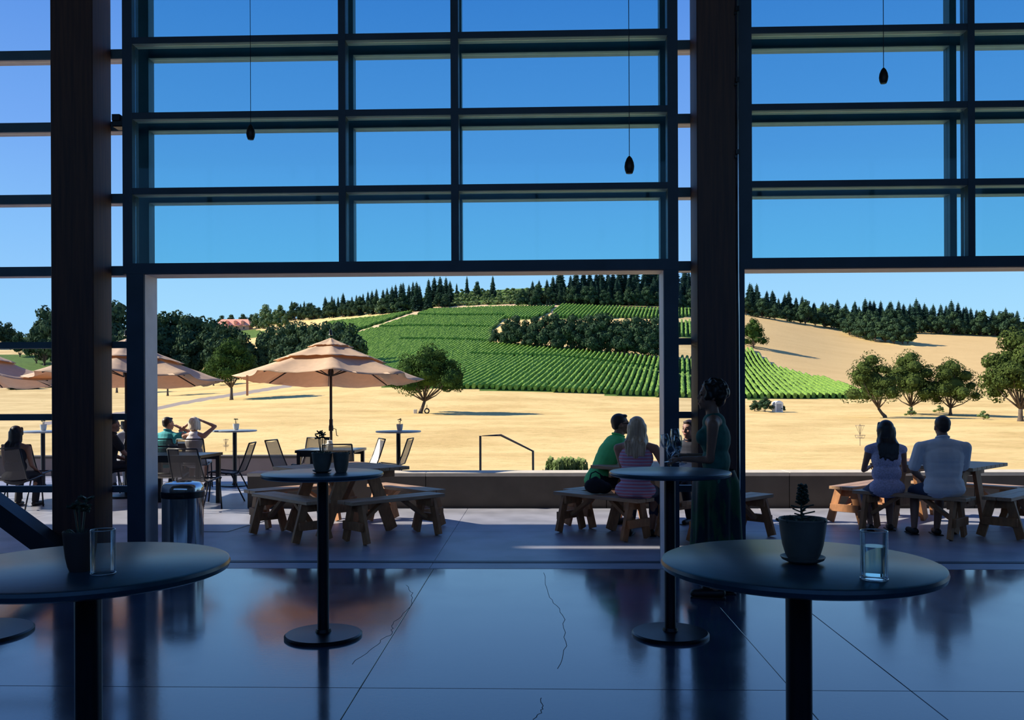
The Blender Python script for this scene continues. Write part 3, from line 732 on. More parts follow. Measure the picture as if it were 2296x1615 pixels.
# umbrella: three tiers of scalloped canvas
def umbrella(label, px, s, rz, strap=False):
    c = GD(px, s)
    t = thing('patio_umbrella', label, 'umbrella', c, rz); N = 8
    def tier(name, r0, z0, r1, z1, sagm, drop, seed):
        rnd = random.Random(seed); nr = 7; ns = 8; vs = []; fs = []
        cols = N*ns
        for i in range(nr+1):
            tt = i/nr
            for j in range(cols):
                a = 2*PI*j/cols; u = (j % ns)/ns; w_ = 4*u*(1-u)
                R = r0+(r1-r0)*tt
                chord = math.cos(PI/N)/math.cos(((u-0.5)*2*PI/N))
                R *= chord + (1-chord)*0.0
                R *= 1-0.06*w_*tt
                z = z0+(z1-z0)*(tt**0.92) - sagm*w_*math.sin(PI*min(tt*1.0, 1))*0.6 + drop*w_*tt*tt + rnd.uniform(-0.008, 0.008)*tt
                vs.append((R*math.cos(a)/math.cos(PI/N)*1.0, R*math.sin(a)/math.cos(PI/N)*1.0, z))
        n0 = len(vs); vs += [(x, y, z-0.004) for x, y, z in vs]
        for i in range(nr):
            for j in range(cols):
                k = (j+1) % cols; fs.append((i*cols+j, (i+1)*cols+j, (i+1)*cols+k, i*cols+k)); fs.append((n0+i*cols+k, n0+(i+1)*cols+k, n0+(i+1)*cols+j, n0+i*cols+j))
        for j in range(cols):
            k = (j+1) % cols; fs.append((nr*cols+j, n0+nr*cols+j, n0+nr*cols+k, nr*cols+k))
        return MB().add(vs, fs).build(name, M['canvas'], t, True)
    R = 1.36
    CN = tier('canopy', 0.58, 2.22, R, 1.90, 0.07, -0.045, 1)
    tier('middle_vent', 0.24, 2.40, 0.80, 2.160, 0.045, 0.012, 2)
    tier('top_vent', 0.02, 2.525, 0.33, 2.385, 0.015, 0.0, 3)
    for k in range(N):
        a = 2*PI*k/N; d = Vector((math.cos(a), math.sin(a), 0))
        MB().bar(d*0.03+Vector((0,0,2.47)), d*0.60+Vector((0,0,2.19)), 0.012, 0.018).bar(d*0.60+Vector((0,0,2.19)), d*(R-0.01)+Vector((0,0,1.885)), 0.012, 0.018).build('rib', M['bronze'], t)
        MB().bar(d*0.03+Vector((0,0,1.93)), d*0.66+Vector((0,0,2.155)), 0.010, 0.014).build('strut', M['bronze'], t)
    TM = Matrix.Translation((0,0,2.25)) @ Matrix.Rotation(-rz, 4, 'Z') @ Matrix.Rotation(math.radians(-4), 4, 'X') @ Matrix.Rotation(rz, 4, 'Z') @ Matrix.Translation((0,0,-2.30))
    for o in list(bpy.data.objects):
        if o.parent == t: o.data.transform(TM)
    smooth_angle(MB().lathe([(0.021,0.02),(0.021,2.46)], n=16).build('pole', M['bronze'], t))
    smooth_angle(MB().lathe([(0.03,1.88),(0.045,1.90),(0.045,1.96),(0.025,2.0)], n=16).build('runner_hub', M['bronze'], t))
    smooth_angle(MB().lathe([(0.035,2.52),(0.02,2.55),(0.024,2.575),(0.015,2.61),(0,2.615)], n=16).build('finial', M['black'], t))
    CK = smooth_angle(MB().lathe([(0.025,1.02),(0.036,1.03),(0.036,1.09),(0.028,1.12),(0.028,1.20),(0.022,1.21)], n=16).build('crank_housing', M['bronze'], t))
    MB().tube([(0.03,0,1.06),(0.075,0,1.05),(0.085,0,0.95),(0.11,0,0.94)], 0.006, 6).build('crank_handle', M['bronze'], CK, True)
    smooth_angle(MB().lathe([(0.26,0),(0.26,0.03),(0.10,0.06),(0.035,0.08),(0.03,0.36),(0.021,0.36)], n=32).build('weighted_base', M['black'], t), 40)
    if strap:
        a = strap; d = Vector((math.cos(a), math.sin(a), 0))
        p0 = d*R*0.97+Vector((0,0,1.875))
        MB().bar(p0, p0+Vector((0.0,0.0,-0.30)), 0.04, 0.03, (1,0,0)).build('tie_strap', M['canvas'], CN)
    return t
umbrella('open tan canvas umbrella with pole fully in view over the cafe table', 742, 13.6, 0.26, strap=3.53)
umbrella('tan canvas umbrella partly hidden by the left door post', 283, 13.6, 0.30)
umbrella('tan canvas umbrella at the left picture edge', -92, 13.5, 0.1)

# seat wall beside the patio, with coping
def seat_wall(label, x0, x1, y0, y1, h, cm, wm, n, name='seat_wall'):
    t = thing(name, label, 'wall', (0,0,0), kind='structure'); del t['category']
    w_ = (x1-x0)/n
    for k in range(n):
        MB().bbox((x0+k*w_+0.004, y0, -0.3), (x0+(k+1)*w_-0.004, y1, h-0.05), 0.004).build('wall_panel', wm, t)
        MB().bbox((x0+k*w_-0.0+0.002, y0-0.015, h-0.05), (x0+(k+1)*w_-0.002, y1+0.015, h), 0.004).build('coping_stone', cm, t)
    return t
xw = WX(553, 1100, 12.0)
seat_wall('long low dark seat wall closing the patio', xw, xw+17.5, 12.02, 12.42, 0.49, M['cap'], M['wall_out'], 7)
seat_wall('low tan wall at the far edge of the left terrace', -24, WX(785, 1040, 17.2), 17.26, 17.55, 0.40, M['cap_dark'], M['wall_far'], 9)

# handrail beyond the wall
h0 = WL(1077, 978, 13.4); 
t = thing('handrail', 'slim steel stair handrail standing on the grass beyond the wall', 'railing', (h0.x, 13.4, 0))
def hp(px, py): v = WL(px, py, 13.4); return Vector((v.x-h0.x, 0, v.z))
MB().tube([hp(1077,1056)+Vector((0,0,-0.75)), hp(1077,978), hp(1123,976), hp(1195,1012), hp(1196,1056)+Vector((0,0,-0.9))], 0.018, 8).build('rail', M['rail'], t, True)

# pendant lamps
def pendant(label, px, ytop, ybot, s):
    p = pt(px, ytop, s); q = pt(px, ybot, s); h = p.z-q.z; r = h*0.285
    t = thing('pendant_lamp', label, 'lamp', (p.x, p.y, q.z))
    SHD = smooth_angle(MB().lathe([(r*0.66,0),(r*0.9,h*0.18),(r,h*0.38),(r*0.88,h*0.62),(r*0.55,h*0.86),(r*0.22,h*0.98),(r*0.1,h*1.0)], n=28).build('shade', M['bronze'], t), 60)
    MB().tube([(0,0,h),(0,0,ZT-q.z-0.02)], 0.0028, 6).build('cord', M['black'], t)
    smooth_angle(MB().lathe([(0.05,ZT-q.z-0.03),(0.05,ZT-q.z-0.001)], n=20).build('ceiling_cap', M['black'], t))
    smooth_angle(MB().lathe([(0,-0.004),(r*0.4,-0.002),(r*0.5,h*0.05)], n=16).build('bulb', M['pot_w'], SHD))
    return t
pendant('teardrop pendant lamp hanging over the middle bay, leftmost of three', 562, 279, 313, 7.2)
pendant('teardrop pendant lamp hanging lowest, left of the right column', 1411, 350, 389, 6.4)
pendant('teardrop pendant lamp hanging highest, in the right bay', 1981, 152, 187, 6.8)

# ================================================================== LANDSCAPE
S_ROWS = [13, 25, 45, 70, 97, 130, 170, 215, 300, 380, 460, 560, 700]
Z_NEAR = [-0.35, -1.0, -2.6, -4.2, -3.95]
COLS = [-300, 100, 350, 600, 850, 1150, 1480, 1700, 1900, 2100, 2300, 2700]
PYT = {-300: (950, 925, 905, 880, 832, 795, 765, 750), 100: (950, 925, 905, 880, 832, 795, 765, 748), 350: (948, 920, 902, 880, 850, 800, 760, 735),
       600: (948, 915, 886, 866, 832, 782, 745, 722), 850: (948, 925, 872, 828, 772, 724, 690, 672), 1150: (948, 927, 878, 790, 732, 686, 655, 642),
       1480: (950, 928, 890, 806, 738, 693, 655, 640), 1700: (950, 930, 893, 825, 757, 709, 688, 672), 1900: (955, 932, 893, 852, 800, 747, 712, 700),
       2100: (955, 932, 897, 862, 806, 749, 725, 715), 2300: (955, 938, 900, 865, 812, 757, 735, 725), 2700: (955, 938, 900, 865, 812, 757, 735, 725)}
gu = np.linspace(-700, 3000, 371); gs = np.geomspace(13, 760, 190)
ztab = np.zeros((len(COLS), len(S_ROWS)))
for i, c in enumerate(COLS):
    zz = Z_NEAR+[CAMZ+(CY-v)*s/F for v, s in zip(PYT[c], S_ROWS[5:])]
    ztab[i] = zz
tmp = np.array([np.interp(np.log(gs), np.log(S_ROWS), ztab[i]) for i in range(len(COLS))])
Zg = np.array([np.interp(gu, COLS, tmp[:, j]) for j in range(len(gs))]).T      # [u, s]
def blur(A, ax, k):
    ker = np.exp(-0.5*(np.arange(-3*k, 3*k+1)/k)**2); ker /= ker.sum()
    pad = [(0,0),(0,0)]; pad[ax] = (3*k, 3*k); B = np.pad(A, pad, 'edge')
    return np.apply_along_axis(lambda v: np.convolve(v, ker, 'valid'), ax, B)
Zg = blur(blur(Zg, 1, 3), 0, 7)
lgs = np.log(gs)
def gz(u, s):
    a = min(max((u-gu[0])/(gu[1]-gu[0]), 0), len(gu)-1.001); b = min(max((math.log(s)-lgs[0])/(lgs[1]-lgs[0]), 0), len(gs)-1.001)
    i, j = int(a), int(b); a -= i; b -= j
    return float((Zg[i,j]*(1-a)+Zg[i+1,j]*a)*(1-b)+(Zg[i,j+1]*(1-a)+Zg[i+1,j+1]*a)*b)
def gp(u, s):
    p = GD(u, s); p.z = gz(u, s); return p
def vv(u, s): return CY-(gz(u, s)-CAMZ)*F/s + -ROLL*(u-CX)       # picture row of the ground at column u, depth s
def s_at(u, py, lo=97, hi=740):
    """depth at which the ground in column u shows at picture row py"""
    for k in range(60):
        mid = (lo+hi)/2
        if vv(u, mid) > py: lo = mid
        else: hi = mid
    return (lo+hi)/2
def inpoly(x, y, P):
    r = False; j = len(P)-1
    for i in range(len(P)):
        if (P[i][1] > y) != (P[j][1] > y) and x < (P[j][0]-P[i][0])*(y-P[i][1])/(P[j][1]-P[i][1])+P[i][0]: r = not r
        j = i
    return r
GA = [(735,724),(850,712),(965,693),(1100,688),(1246,685),(1236,700),(1200,716),(1130,716),(1100,745),(1105,772),(1250,782),(1480,804),(1600,806),(1668,788),(1695,784),(1740,822),(1820,843),(1900,870),(1950,894),(1700,896),(1480,892),(1300,883),(1060,874),(860,868),(838,830),(800,760),(735,742)]
GB = [(1262,685),(1480,694),(1600,694),(1600,707),(1480,716),(1228,714)]
GC = [(1485,722),(1600,722),(1600,756),(1485,756)]
GD_ = [(530,738),(600,741),(600,758),(530,757)]
GE = [(-300,795),(118,795),(118,832),(-300,832)]
GF = [(30,748),(85,748),(85,766),(30,766)]
GREENS = [GA, GB, GC, GD_, GE, GF]
ROADS = [[(350,917),(430,900),(520,886),(600,873),(655,864)], [(300,923),(200,938),(100,950)]]
TRACKS = [[(805,745),(850,731),(905,712),(965,692),(1100,687),(1250,684)], [(1252,684),(1236,704)], [(1690,785),(1740,822),(1830,848)]]
def seg_d(x, y, a, b):
    vx, vy = b[0]-a[0], b[1]-a[1]; t = max(0, min(1, ((x-a[0])*vx+(y-a[1])*vy)/(vx*vx+vy*vy))); return math.hypot(x-a[0]-t*vx, (y-a[1]-t*vy)*1.0)
GAPS = [[(930,709),(1000,711),(1130,711)],[(830,738),(930,735),(1100,738)],[(900,765),(1000,766),(1100,770)],[(1060,800),(1250,806),(1400,822),(1600,850)]]
STUB = [(1560,700),(1690,708),(1870,735),(1900,756),(2050,780),(2060,746),(2240,755),(2700,762),(2700,880),(1950,884),(1900,868),(1740,820),(1690,783),(1560,790)]
verts = []; cover = []
for i, u in enumerate(gu):
    for j, s in enumerate(gs):
        p = GD(u, s); p.z = Zg[i, j]; verts.append(p[:])
        y = CY-(Zg[i,j]-CAMZ)*F/s-ROLL*(u-CX); c = [0.0, 0.0, 0.0, 0.0]
        if s > 130 and inpoly(u, y, STUB): c[3] = 1.0
        fy = np.interp(u, [-700,640,965,1260,1480,1664,1870,1900,1960,2040,2060,2240,2700], [600,716,690,681,690,703,733,745,760,768,744,753,758])
        if s > 300 and y < fy: c = [1.0, 0.0, 0.0, 0.0]
        if s > 130:
            if any(inpoly(u, y, P) for P in GREENS): c[0] = 1.0
            for R_ in ROADS:
                if any(seg_d(u, y, R_[k], R_[k+1]) < 3.5 for k in range(len(R_)-1)): c[1] = 1.0
            for R_ in TRACKS:
                if any(seg_d(u, y, R_[k], R_[k+1]) < 3.0 for k in range(len(R_)-1)): c[2] = 1.0
            if c[1] or c[2]: c[0] = 0.0
        cover.append(c)
nI, nJ = len(gu), len(gs)
faces = [(i*nJ+j, (i+1)*nJ+j, (i+1)*nJ+j+1, i*nJ+j+1) for i in range(nI-1) for j in range(nJ-1)]
me = bpy.data.meshes.new('hillside'); me.from_pydata(verts, [], faces)
at = me.color_attributes.new('cover', 'FLOAT_COLOR', 'POINT')
at.data.foreach_set('color', [x for c in cover for x in (c[0], c[1], c[2], c[3])])
me.polygons.foreach_set('use_smooth', [True]*len(faces)); me.update()
hill = bpy.data.objects.new('hillside', me); COL.objects.link(hill); struct(hill, 'dry golden grass hillside with vineyard ground and dirt tracks')
m = bpy.data.materials.new('dry_grass_ground'); m.use_nodes = True; n = m.node_tree.nodes; l = m.node_tree.links; b = n['Principled BSDF']; b.inputs['Roughness'].default_value = 0.95; b.inputs['Specular IOR Level'].default_value = 0.1
tcn = n.new('ShaderNodeTexCoord'); mp = n.new('ShaderNodeMapping'); mp.inputs['Scale'].default_value = (0.62, 1.0, 1)
nA = n.new('ShaderNodeTexNoise'); nA.inputs['Scale'].default_value = 0.10; nA.inputs['Detail'].default_value = 9; nA.inputs['Roughness'].default_value = 0.6
nB = n.new('ShaderNodeTexNoise'); nB.inputs['Scale'].default_value = 0.9; nB.inputs['Detail'].default_value = 8; nB.inputs['Roughness'].default_value = 0.7
l.new(tcn.outputs['Object'], mp.inputs[0]); l.new(mp.outputs[0], nA.inputs[0]); l.new(mp.outputs[0], nB.inputs[0])
rA = n.new('ShaderNodeValToRGB'); rA.color_ramp.elements[0].position = 0.36; rA.color_ramp.elements[1].position = 0.60
rA.color_ramp.elements[0].color = (0.60, 0.42, 0.18, 1); rA.color_ramp.elements[1].color = (0.76, 0.56, 0.26, 1)
rB = n.new('ShaderNodeValToRGB'); rB.color_ramp.elements[0].position = 0.33; rB.color_ramp.elements[1].position = 0.50
rB.color_ramp.elements[0].color = (0.80, 0.82, 0.74, 1); rB.color_ramp.elements[1].color = (1, 1, 1, 1)
l.new(nA.outputs[0], rA.inputs[0]); l.new(nB.outputs[0], rB.inputs[0])
mu = n.new('ShaderNodeMixRGB'); mu.blend_type = 'MULTIPLY'; mu.inputs[0].default_value = 1.0; l.new(rA.outputs[0], mu.inputs[1]); l.new(rB.outputs[0], mu.inputs[2])
gN = n.new('ShaderNodeValToRGB'); gN.color_ramp.elements[0].color = (0.06, 0.10, 0.025, 1); gN.color_ramp.elements[1].color = (0.13, 0.22, 0.05, 1); gN.color_ramp.elements[0].position = 0.35; gN.color_ramp.elements[1].position = 0.65
l.new(nB.outputs[0], gN.inputs[0])
av = n.new('ShaderNodeVertexColor'); av.layer_name = 'cover'; sx = n.new('ShaderNodeSeparateColor'); l.new(av.outputs[0], sx.inputs[0])
stb = n.new('ShaderNodeMixRGB'); l.new(mu.outputs[0], stb.inputs[1]); stb.inputs[2].default_value = (0.60, 0.415, 0.20, 1)
stm = n.new('ShaderNodeMath'); stm.operation = 'MULTIPLY'; stm.inputs[1].default_value = 0.75; l.new(av.outputs[1], stm.inputs[0]); l.new(stm.outputs[0], stb.inputs[0])
prev = stb.outputs[0]
def thrn(sock):
    q = n.new('ShaderNodeMapRange'); q.inputs['From Min'].default_value = 0.35; q.inputs['From Max'].default_value = 0.65; l.new(sock, q.inputs[0]); return q.outputs[0]
for k, colr in ((0, None), (1, (0.30, 0.26, 0.24)), (2, (0.62, 0.44, 0.28))):
    mx = n.new('ShaderNodeMixRGB'); l.new(thrn(sx.outputs[k]), mx.inputs[0]); l.new(prev, mx.inputs[1])
    if colr: mx.inputs[2].default_value = (*colr, 1)
    else: l.new(gN.outputs[0], mx.inputs[2])
    prev = mx.outputs[0]
l.new(prev, b.inputs['Base Color'])
bpn = n.new('ShaderNodeBump'); bpn.inputs['Strength'].default_value = 0.45; bpn.inputs['Distance'].default_value = 0.3; l.new(nB.outputs[0], bpn.inputs['Height']); l.new(bpn.outputs[0], b.inputs['Normal'])
me.materials.append(m)

# ---- vine rows: parallel hedges running up the slope
VD = (1530-CX)/F
def hedge(mb, pts, hw, h, rnd):
    """pts: ground points; a leafy hedge of rough cross-section"""
    vs = []; k = len(pts)
    for i, p in enumerate(pts):
        a = RT
        j = lambda q: rnd.uniform(-q, q)
        vs += [p-a*hw*(0.6+j(.15))+UP*0.15, p-a*hw*(1+j(.25))+UP*h*(0.55+j(.1)), p-a*hw*(0.5+j(.2))+UP*h*(0.97+j(.08)), p+a*hw*(0.5+j(.2))+UP*h*(0.97+j(.08)), p+a*hw*(1+j(.25))+UP*h*(0.55+j(.1)), p+a*hw*(0.6+j(.15))+UP*0.15]
    fs = [(i*6+j, (i+1)*6+j, (i+1)*6+j+1, i*6+j+1) for i in range(k-1) for j in range(5)]
    fs += [(0,1,2,3,4,5), tuple((k-1)*6+j for j in (5,4,3,2,1,0))]
    fs = [tuple(reversed(f)) for f in fs]
    mb.add(vs, fs)
def row_runs(X0, P, s0, s1, step):
    run = []; out = []
    s = s0
    while s < s1:
        X = X0+VD*(s-215); u = CX+F*X/s
        y = vv(u, s)
        gap = any(seg_d(u, y, R_[k], R_[k+1]) < w_ for L_, w_ in ((TRACKS, 4.0), (GAPS, 1.1)) for R_ in L_ for k in range(len(R_)-1))
        if inpoly(u, y, P) and s > 150 and not gap: run.append((u, s))
        else:
            if len(run) > 2: out.append(run)
            run = []
        s += step
    if len(run) > 2: out.append(run)
    return out
SP = 14.2*215/F; rnd = random.Random(3); allx = []
X = (-500-CX)*215/F
front = 0; far = MB()
while X < (1960-CX)*215/F:
    rs = row_runs(X, GA, 195, 560, 2.2)
    for r_ in rs:
        pts = [gp(u, s) for u, s in r_]
        if r_[0][1] < 235 and front < 110:
            mb = MB(); hedge(mb, pts, 0.50, 1.4, rnd)
            o = mb.build('vine_row', M['vine']); front += 1
            tag(o, 'leafy green vine row running up the vineyard slope', 'vine row', 'vine rows of the lower vineyard')
        else: hedge(far, pts, 0.50, 1.4, rnd)
    X += SP
X = (-300-CX)*215/F
while X < (1960-CX)*215/F:
    for P in (GB, GC):
        for r_ in row_runs(X, P, 300, 640, 3.0): hedge(far, [gp(u, s) for u, s in r_], 0.5, 1.5, rnd)
    X += SP*1.15
tag(far.build('distant_vine_rows', M['vine']), 'fine green vine rows covering the upper hillside blocks', 'vineyard', kind='stuff')

# ---- trees
def leaves(mb, c, r, nq, size, rnd, squash=0.8):
    lump = [Vector((rnd.gauss(0,1), rnd.gauss(0,1), rnd.gauss(0,1))).normalized() for _ in range(9)]
    for _ in range(nq):
        z = rnd.uniform(-1, 1); a = rnd.uniform(0, 2*PI); q = math.sqrt(1-z*z)
        nrm = Vector((q*math.cos(a), q*math.sin(a), z)); rr = r*(0.74+0.42*max(0, max(nrm.dot(q_) for q_ in lump))**4+rnd.uniform(-0.10, 0.10))
        p = Vector(c)+Vector((nrm.x*rr, nrm.y*rr, nrm.z*rr*squash))
        d = (nrm+Vector((rnd.uniform(-.7,.7), rnd.uniform(-.7,.7), rnd.uniform(-.5,.7)))).normalized()
        t1 = d.orthogonal().normalized(); t1.rotate(Matrix.Rotation(rnd.uniform(0, 6.28), 3, d)); t2 = d.cross(t1); s = size*rnd.uniform(0.6, 1.3)
        mb.add([p-t1*s, p-t2*s*0.6, p+t1*s, p+t2*s*0.6], [(0,1,2,3)])
def oak_mesh(name, seed, nb, nq, leaf, H, spread, lm, cy0=0.42, fill=True, lean=0.0):
    rnd = random.Random(seed); tr = MB(); cr = MB()
    base = H*cy0*0.62; fork = Vector((lean*0.5, 0, base))
    tr.tube([(0,0,-0.4),(0.0,0,0.25),(lean*0.25,0,base*0.5),fork], [H*0.042, H*0.03, H*0.022, H*0.02], 8)
    for k in range(nb):
        a = k*2.4+rnd.uniform(-.3,.3); q = (0.12+0.88*((k+0.5)/nb)**0.6)*(spread-0.13*H)*0.98
        hz = H*(cy0+0.10)+(H*0.80-H*(cy0+0.10))*(1-min(1,q/max(spread-0.12*H,1))**2.2)+rnd.uniform(-0.10, 0.05)*H
        if rnd.random() < 0.3: hz = max(H*(cy0+0.12), hz-H*rnd.uniform(0.08, 0.24))
        q *= rnd.uniform(0.82, 1.08)
        c = Vector((q*math.cos(a)+lean, q*math.sin(a)*0.9, hz)); r = H*rnd.uniform(0.095, 0.175)
        if k == 0: c = Vector((lean, 0, H*0.84)); r = H*0.16
        mid = fork.lerp(c, 0.5)+Vector((0,0,-0.03*H))
        if k % 2 == 0 or nb < 12: tr.tube([fork, mid, c], [H*0.012, H*0.007, H*0.003], 5)
        leaves(cr, c, r, nq, leaf, rnd)
        if fill: cr.ell(c, (r*0.62, r*0.62, r*0.5), n=7, m=5)
    if fill: cr.ell((lean, 0, H*(0.40+0.5*cy0)), (spread*0.36, spread*0.36, H*0.17), n=10, m=6)
    return tr, cr
def tree_proto(name, label, args, lm):
    tr, cr = oak_mesh(name, *args)
    t = thing(name, label, 'tree'); tr.build('trunk', M['bark'], t, True); cr.build('crown', lm, t); return t
def single(tr, cr, lm, name):
    """trunk and crown in one small mesh for woods far away"""
    mb = MB(); mb.mi = 0; mb.add(tr.v, tr.f); mb.mi = 1; mb.add(cr.v, cr.f)
    o = mb.build(name, [M['bark'], lm]); me = o.data; bpy.data.objects.remove(o); return me
def fir_mesh(seed, H=18, R=4.6, levels=19, n=15):
    rnd = random.Random(seed); tr = MB(); cr = MB()
    tr.tube([(0,0,-0.5),(0,0,H*0.9)], [H*0.018, 0.05], 6)
    for k in range(levels):
        t = k/(levels-1); z = H*(0.10+0.88*t); r = R*(1-t)**0.72*rnd.uniform(0.8, 1.12)+0.15
        for j in range(n):
            a = 2*PI*(j+rnd.uniform(-.35,.35))/n; rr = r*rnd.uniform(0.7, 1.15); d = Vector((math.cos(a), math.sin(a), 0)); s = Vector((-math.sin(a), math.cos(a), 0))
            w_ = rr*0.30+0.12
            p0 = Vector((0,0,z+0.35)); tip = d*rr+Vector((0,0,z-rr*0.32)); m_ = d*rr*0.5+Vector((0,0,z-rr*0.04))
            cr.add([p0, m_-s*w_, tip, m_+s*w_, m_+Vector((0,0,-0.5-rr*0.12))], [(0,1,4),(1,2,4),(2,3,4),(3,0,4),(0,3,2,1)])
    return tr, cr
FAR_OAK = [single(*oak_mesh('a', 11+k, 14, 190, 0.42, 11, 5.6, None, cy0=0.06), M['leaf_far'], 'broadleaf_tree') for k in range(4)]
FAR_GRN = [single(*oak_mesh('a', 31+k, 14, 180, 0.42, 11, 5.6, None, cy0=0.06), M['leaf_green'], 'broadleaf_tree') for k in range(2)]
BUSHM = [single(*oak_mesh('a', 41+k, 7, 110, 0.32, 4.5, 3.0, None, cy0=0.0), M['bush'], 'shrub') for k in range(3)]
FIRM = [single(*fir_mesh(51+k), M['fir'], 'fir_tree') for k in range(4)]
def put(me, name, u, s, H, H0, label, cat, group, wd=1.0, dz=0.0):
    o = bpy.data.objects.new(name, me); COL.objects.link(o); p = gp(u, s); p.z += dz; o.location = p
    k = H/H0; o.scale = (k*wd, k*wd, k); o.rotation_euler.z = random.uniform(0, 6.28); tag(o, label, cat, group); return o
def put_px(mes, name, px, ybase, ytop, H0, label, cat, group, wd=1.0, s=None):
    s = s or s_at(px, ybase); h = (vv(px, s)-ytop)*s/F
    return put(random.choice(mes), name, px, s, max(h, 1.5), H0, label, cat, group, wd)
random.seed(21)
# firs on the ridge: silhouette heights along the skyline
SIL = [(640,694),(655,674),(675,680),(700,677),(730,664),(750,668),(770,656),(790,664),(808,661),(835,650),(860,648),(880,640),(900,634),(935,630),(960,640)]
lab_l = 'dark fir on the skyline left of the hilltop clump'
for k, (x, y) in enumerate(SIL): put_px(FIRM, 'fir_tree', x, 720-(x-640)*0.075, y, 18, lab_l, 'tree', 'firs along the left skyline', 1.0)
for x, y in ((655,672),(683,672),(695,680),(733,668),(745,660),(759,662),(771,655),(800,658),(815,655),(826,650),(845,644),(869,642),(888,634),(905,630),(918,634),(927,628),(942,636)):
    put_px(FIRM, 'fir_tree', x, 712-(x-650)*0.07, y+2, 18, lab_l, 'tree', 'firs along the left skyline', 0.85)
for x, y in ((962,624),(975,619),(988,617),(1001,620),(1010,628)): put_px(FIRM, 'fir_tree', x, 686, y, 18, 'tall fir in the tight dark clump on the hilltop', 'tree', 'firs of the hilltop clump', 1.0)
put_px(FIRM, 'fir_tree', 1048, 672, 617, 18, 'lone narrow fir on the skyline right of the hilltop clump', 'tree', None, 0.6)
put_px(FIRM, 'fir_tree', 1106, 672, 617, 18, 'lone wide fir on the skyline above the hilltop shrubs', 'tree', None, 0.85)
put_px(FAR_OAK, 'broadleaf_tree', 1071, 672, 630, 11, 'small round tree on the skyline between the two lone firs', 'tree', None, 0.6)
put_px(FIRM, 'fir_tree', 1025, 672, 634, 18, 'smallest lone fir beside the hilltop clump', 'tree', None, 0.7)
# big firs behind the main opening head, and down to the right
x = 1195
while x < 1660:
    for lay in range(3):
        yt = np.interp(x, [1195,1235,1250,1400,1560,1660], [628,616,606,590,592,606])+random.uniform(0, 14)+lay*18
        put_px(FIRM, 'fir_tree', x+random.uniform(-6,6), 676-lay*-4, yt, 18, 'tall dark fir in the forest above the upper vineyard', 'tree', 'firs of the forest above the upper vineyard', 1.05)
    x += 14
x = 1664
while x < 2420:
    for lay in range(3):
        yt = np.interp(x, [1664,1700,1760,1850,1890,1990,2080,2200,2296,2420], [632,636,652,678,672,670,668,684,700,710])+random.uniform(-4, 11)+lay*17
        yb = np.interp(x, [1664,1860,1900,2050,2230,2420], [700,730,738,744,752,758])
        if yb-yt > 14: put_px(FIRM, 'fir_tree', x+random.uniform(-7,7), yb, yt, 18, 'dark fir in the forest edge above the golden field', 'tree', 'firs above the golden field', 1.1, s=s_at(x, yb)+(2-lay)*12)
    x += 13
# rounded broadleaf trees in front of the firs
for x in range(600, 960, 15):
    y0 = 722-(x-640)*0.085
    put_px(FAR_OAK+FAR_GRN, 'broadleaf_tree', x+random.uniform(-5,5), y0, y0-random.uniform(24, 46), 11, 'rounded broadleaf tree at the foot of the left skyline firs', 'tree', 'broadleaf trees under the left skyline firs', 0.95)
for x in range(1190, 1660, 20):
    put_px(FAR_OAK, 'broadleaf_tree', x+random.uniform(-6,6), np.interp(x, [1190,1480,1660], [682,690,700]), np.interp(x,[1190,1660],[656,664])-random.uniform(0, 22), 11, 'rounded broadleaf tree at the top edge of the upper vineyard', 'tree', 'broadleaf trees above the upper vineyard', 0.95)
for x in range(1675, 2330, 17):
    yb = np.interp(x, [1664,1860,1900,2050,2230,2420], [706,736,742,747,754,760])
    put_px(FAR_OAK, 'broadleaf_tree', x+random.uniform(-6,6), yb, yb-random.uniform(30, 58), 11, 'rounded dark tree along the edge of the golden field', 'tree', 'broadleaf trees along the golden field', 0.95)
for x, yb, yt in ((1905,752,700),(1925,757,706),(1945,762,702),(1962,765,706),(1985,768,708),(2005,771,712),(2025,772,716),(2036,772,728)):
    put_px(FAR_OAK, 'broadleaf_tree', x, yb, yt, 11, 'tree of the grove that juts into the golden field', 'tree', 'grove jutting into the golden field', 0.95)
for x in range(1885, 1960, 9): put_px(BUSHM, 'shrub', x, 742+(x-1885)*0.33, 734+(x-1885)*0.33, 4.5, 'low green shrub along the edge of the jutting grove', 'shrub', 'shrubs beside the jutting grove')
# pale shrubs on hilltop
for x in range(905, 1260, 10):
    for lay in range(3):
        yb = np.interp(x, [905,965,1100,1260], [694,688,683,680])-lay*10
        yt = yb-random.uniform(12, 18)
        if x < 1010 and lay > 1: continue
        if x > 1185 and lay > 1: continue
        put_px(BUSHM, 'shrub', x+random.uniform(-5,5), yb, yt, 4.5, 'pale green shrub in the thicket on the hilltop', 'shrub', 'pale shrubs of the hilltop thicket', 1.3)
for x, y in ((985,655),(1000,658),(1172,648),(1200,650)): put_px(FAR_OAK, 'broadleaf_tree', x, 690, y, 11, 'dark round tree within the hilltop thicket', 'tree', 'dark trees in the hilltop thicket', 0.9)
# grove between vineyards
for x, yt, q in [(1112,736,0),(1140,712,0),(1158,704,0),(1178,716,0),(1200,708,0),(1225,704,0),(1243,700,0),(1262,712,0),(1283,703,0),(1302,712,0),(1322,703,0),(1345,698,0),(1362,700,0),(1385,716,0),(1405,712,0),(1425,706,0),(1445,712,0),(1468,708,0),(1490,716,0),(1515,788,0),(1250,735,1),(1330,728,1),(1400,738,1),(1455,732,1),(1190,735,1)]:
    yb = np.interp(x, [1100,1250,1480,1560], [773,785,803,806])+q*2
    put_px(FAR_OAK, 'broadleaf_tree', x, yb, yt, 11, 'dark tree in the long grove between the vineyard blocks', 'tree', 'grove between the vineyard blocks', 0.85 if not q else 0.95)
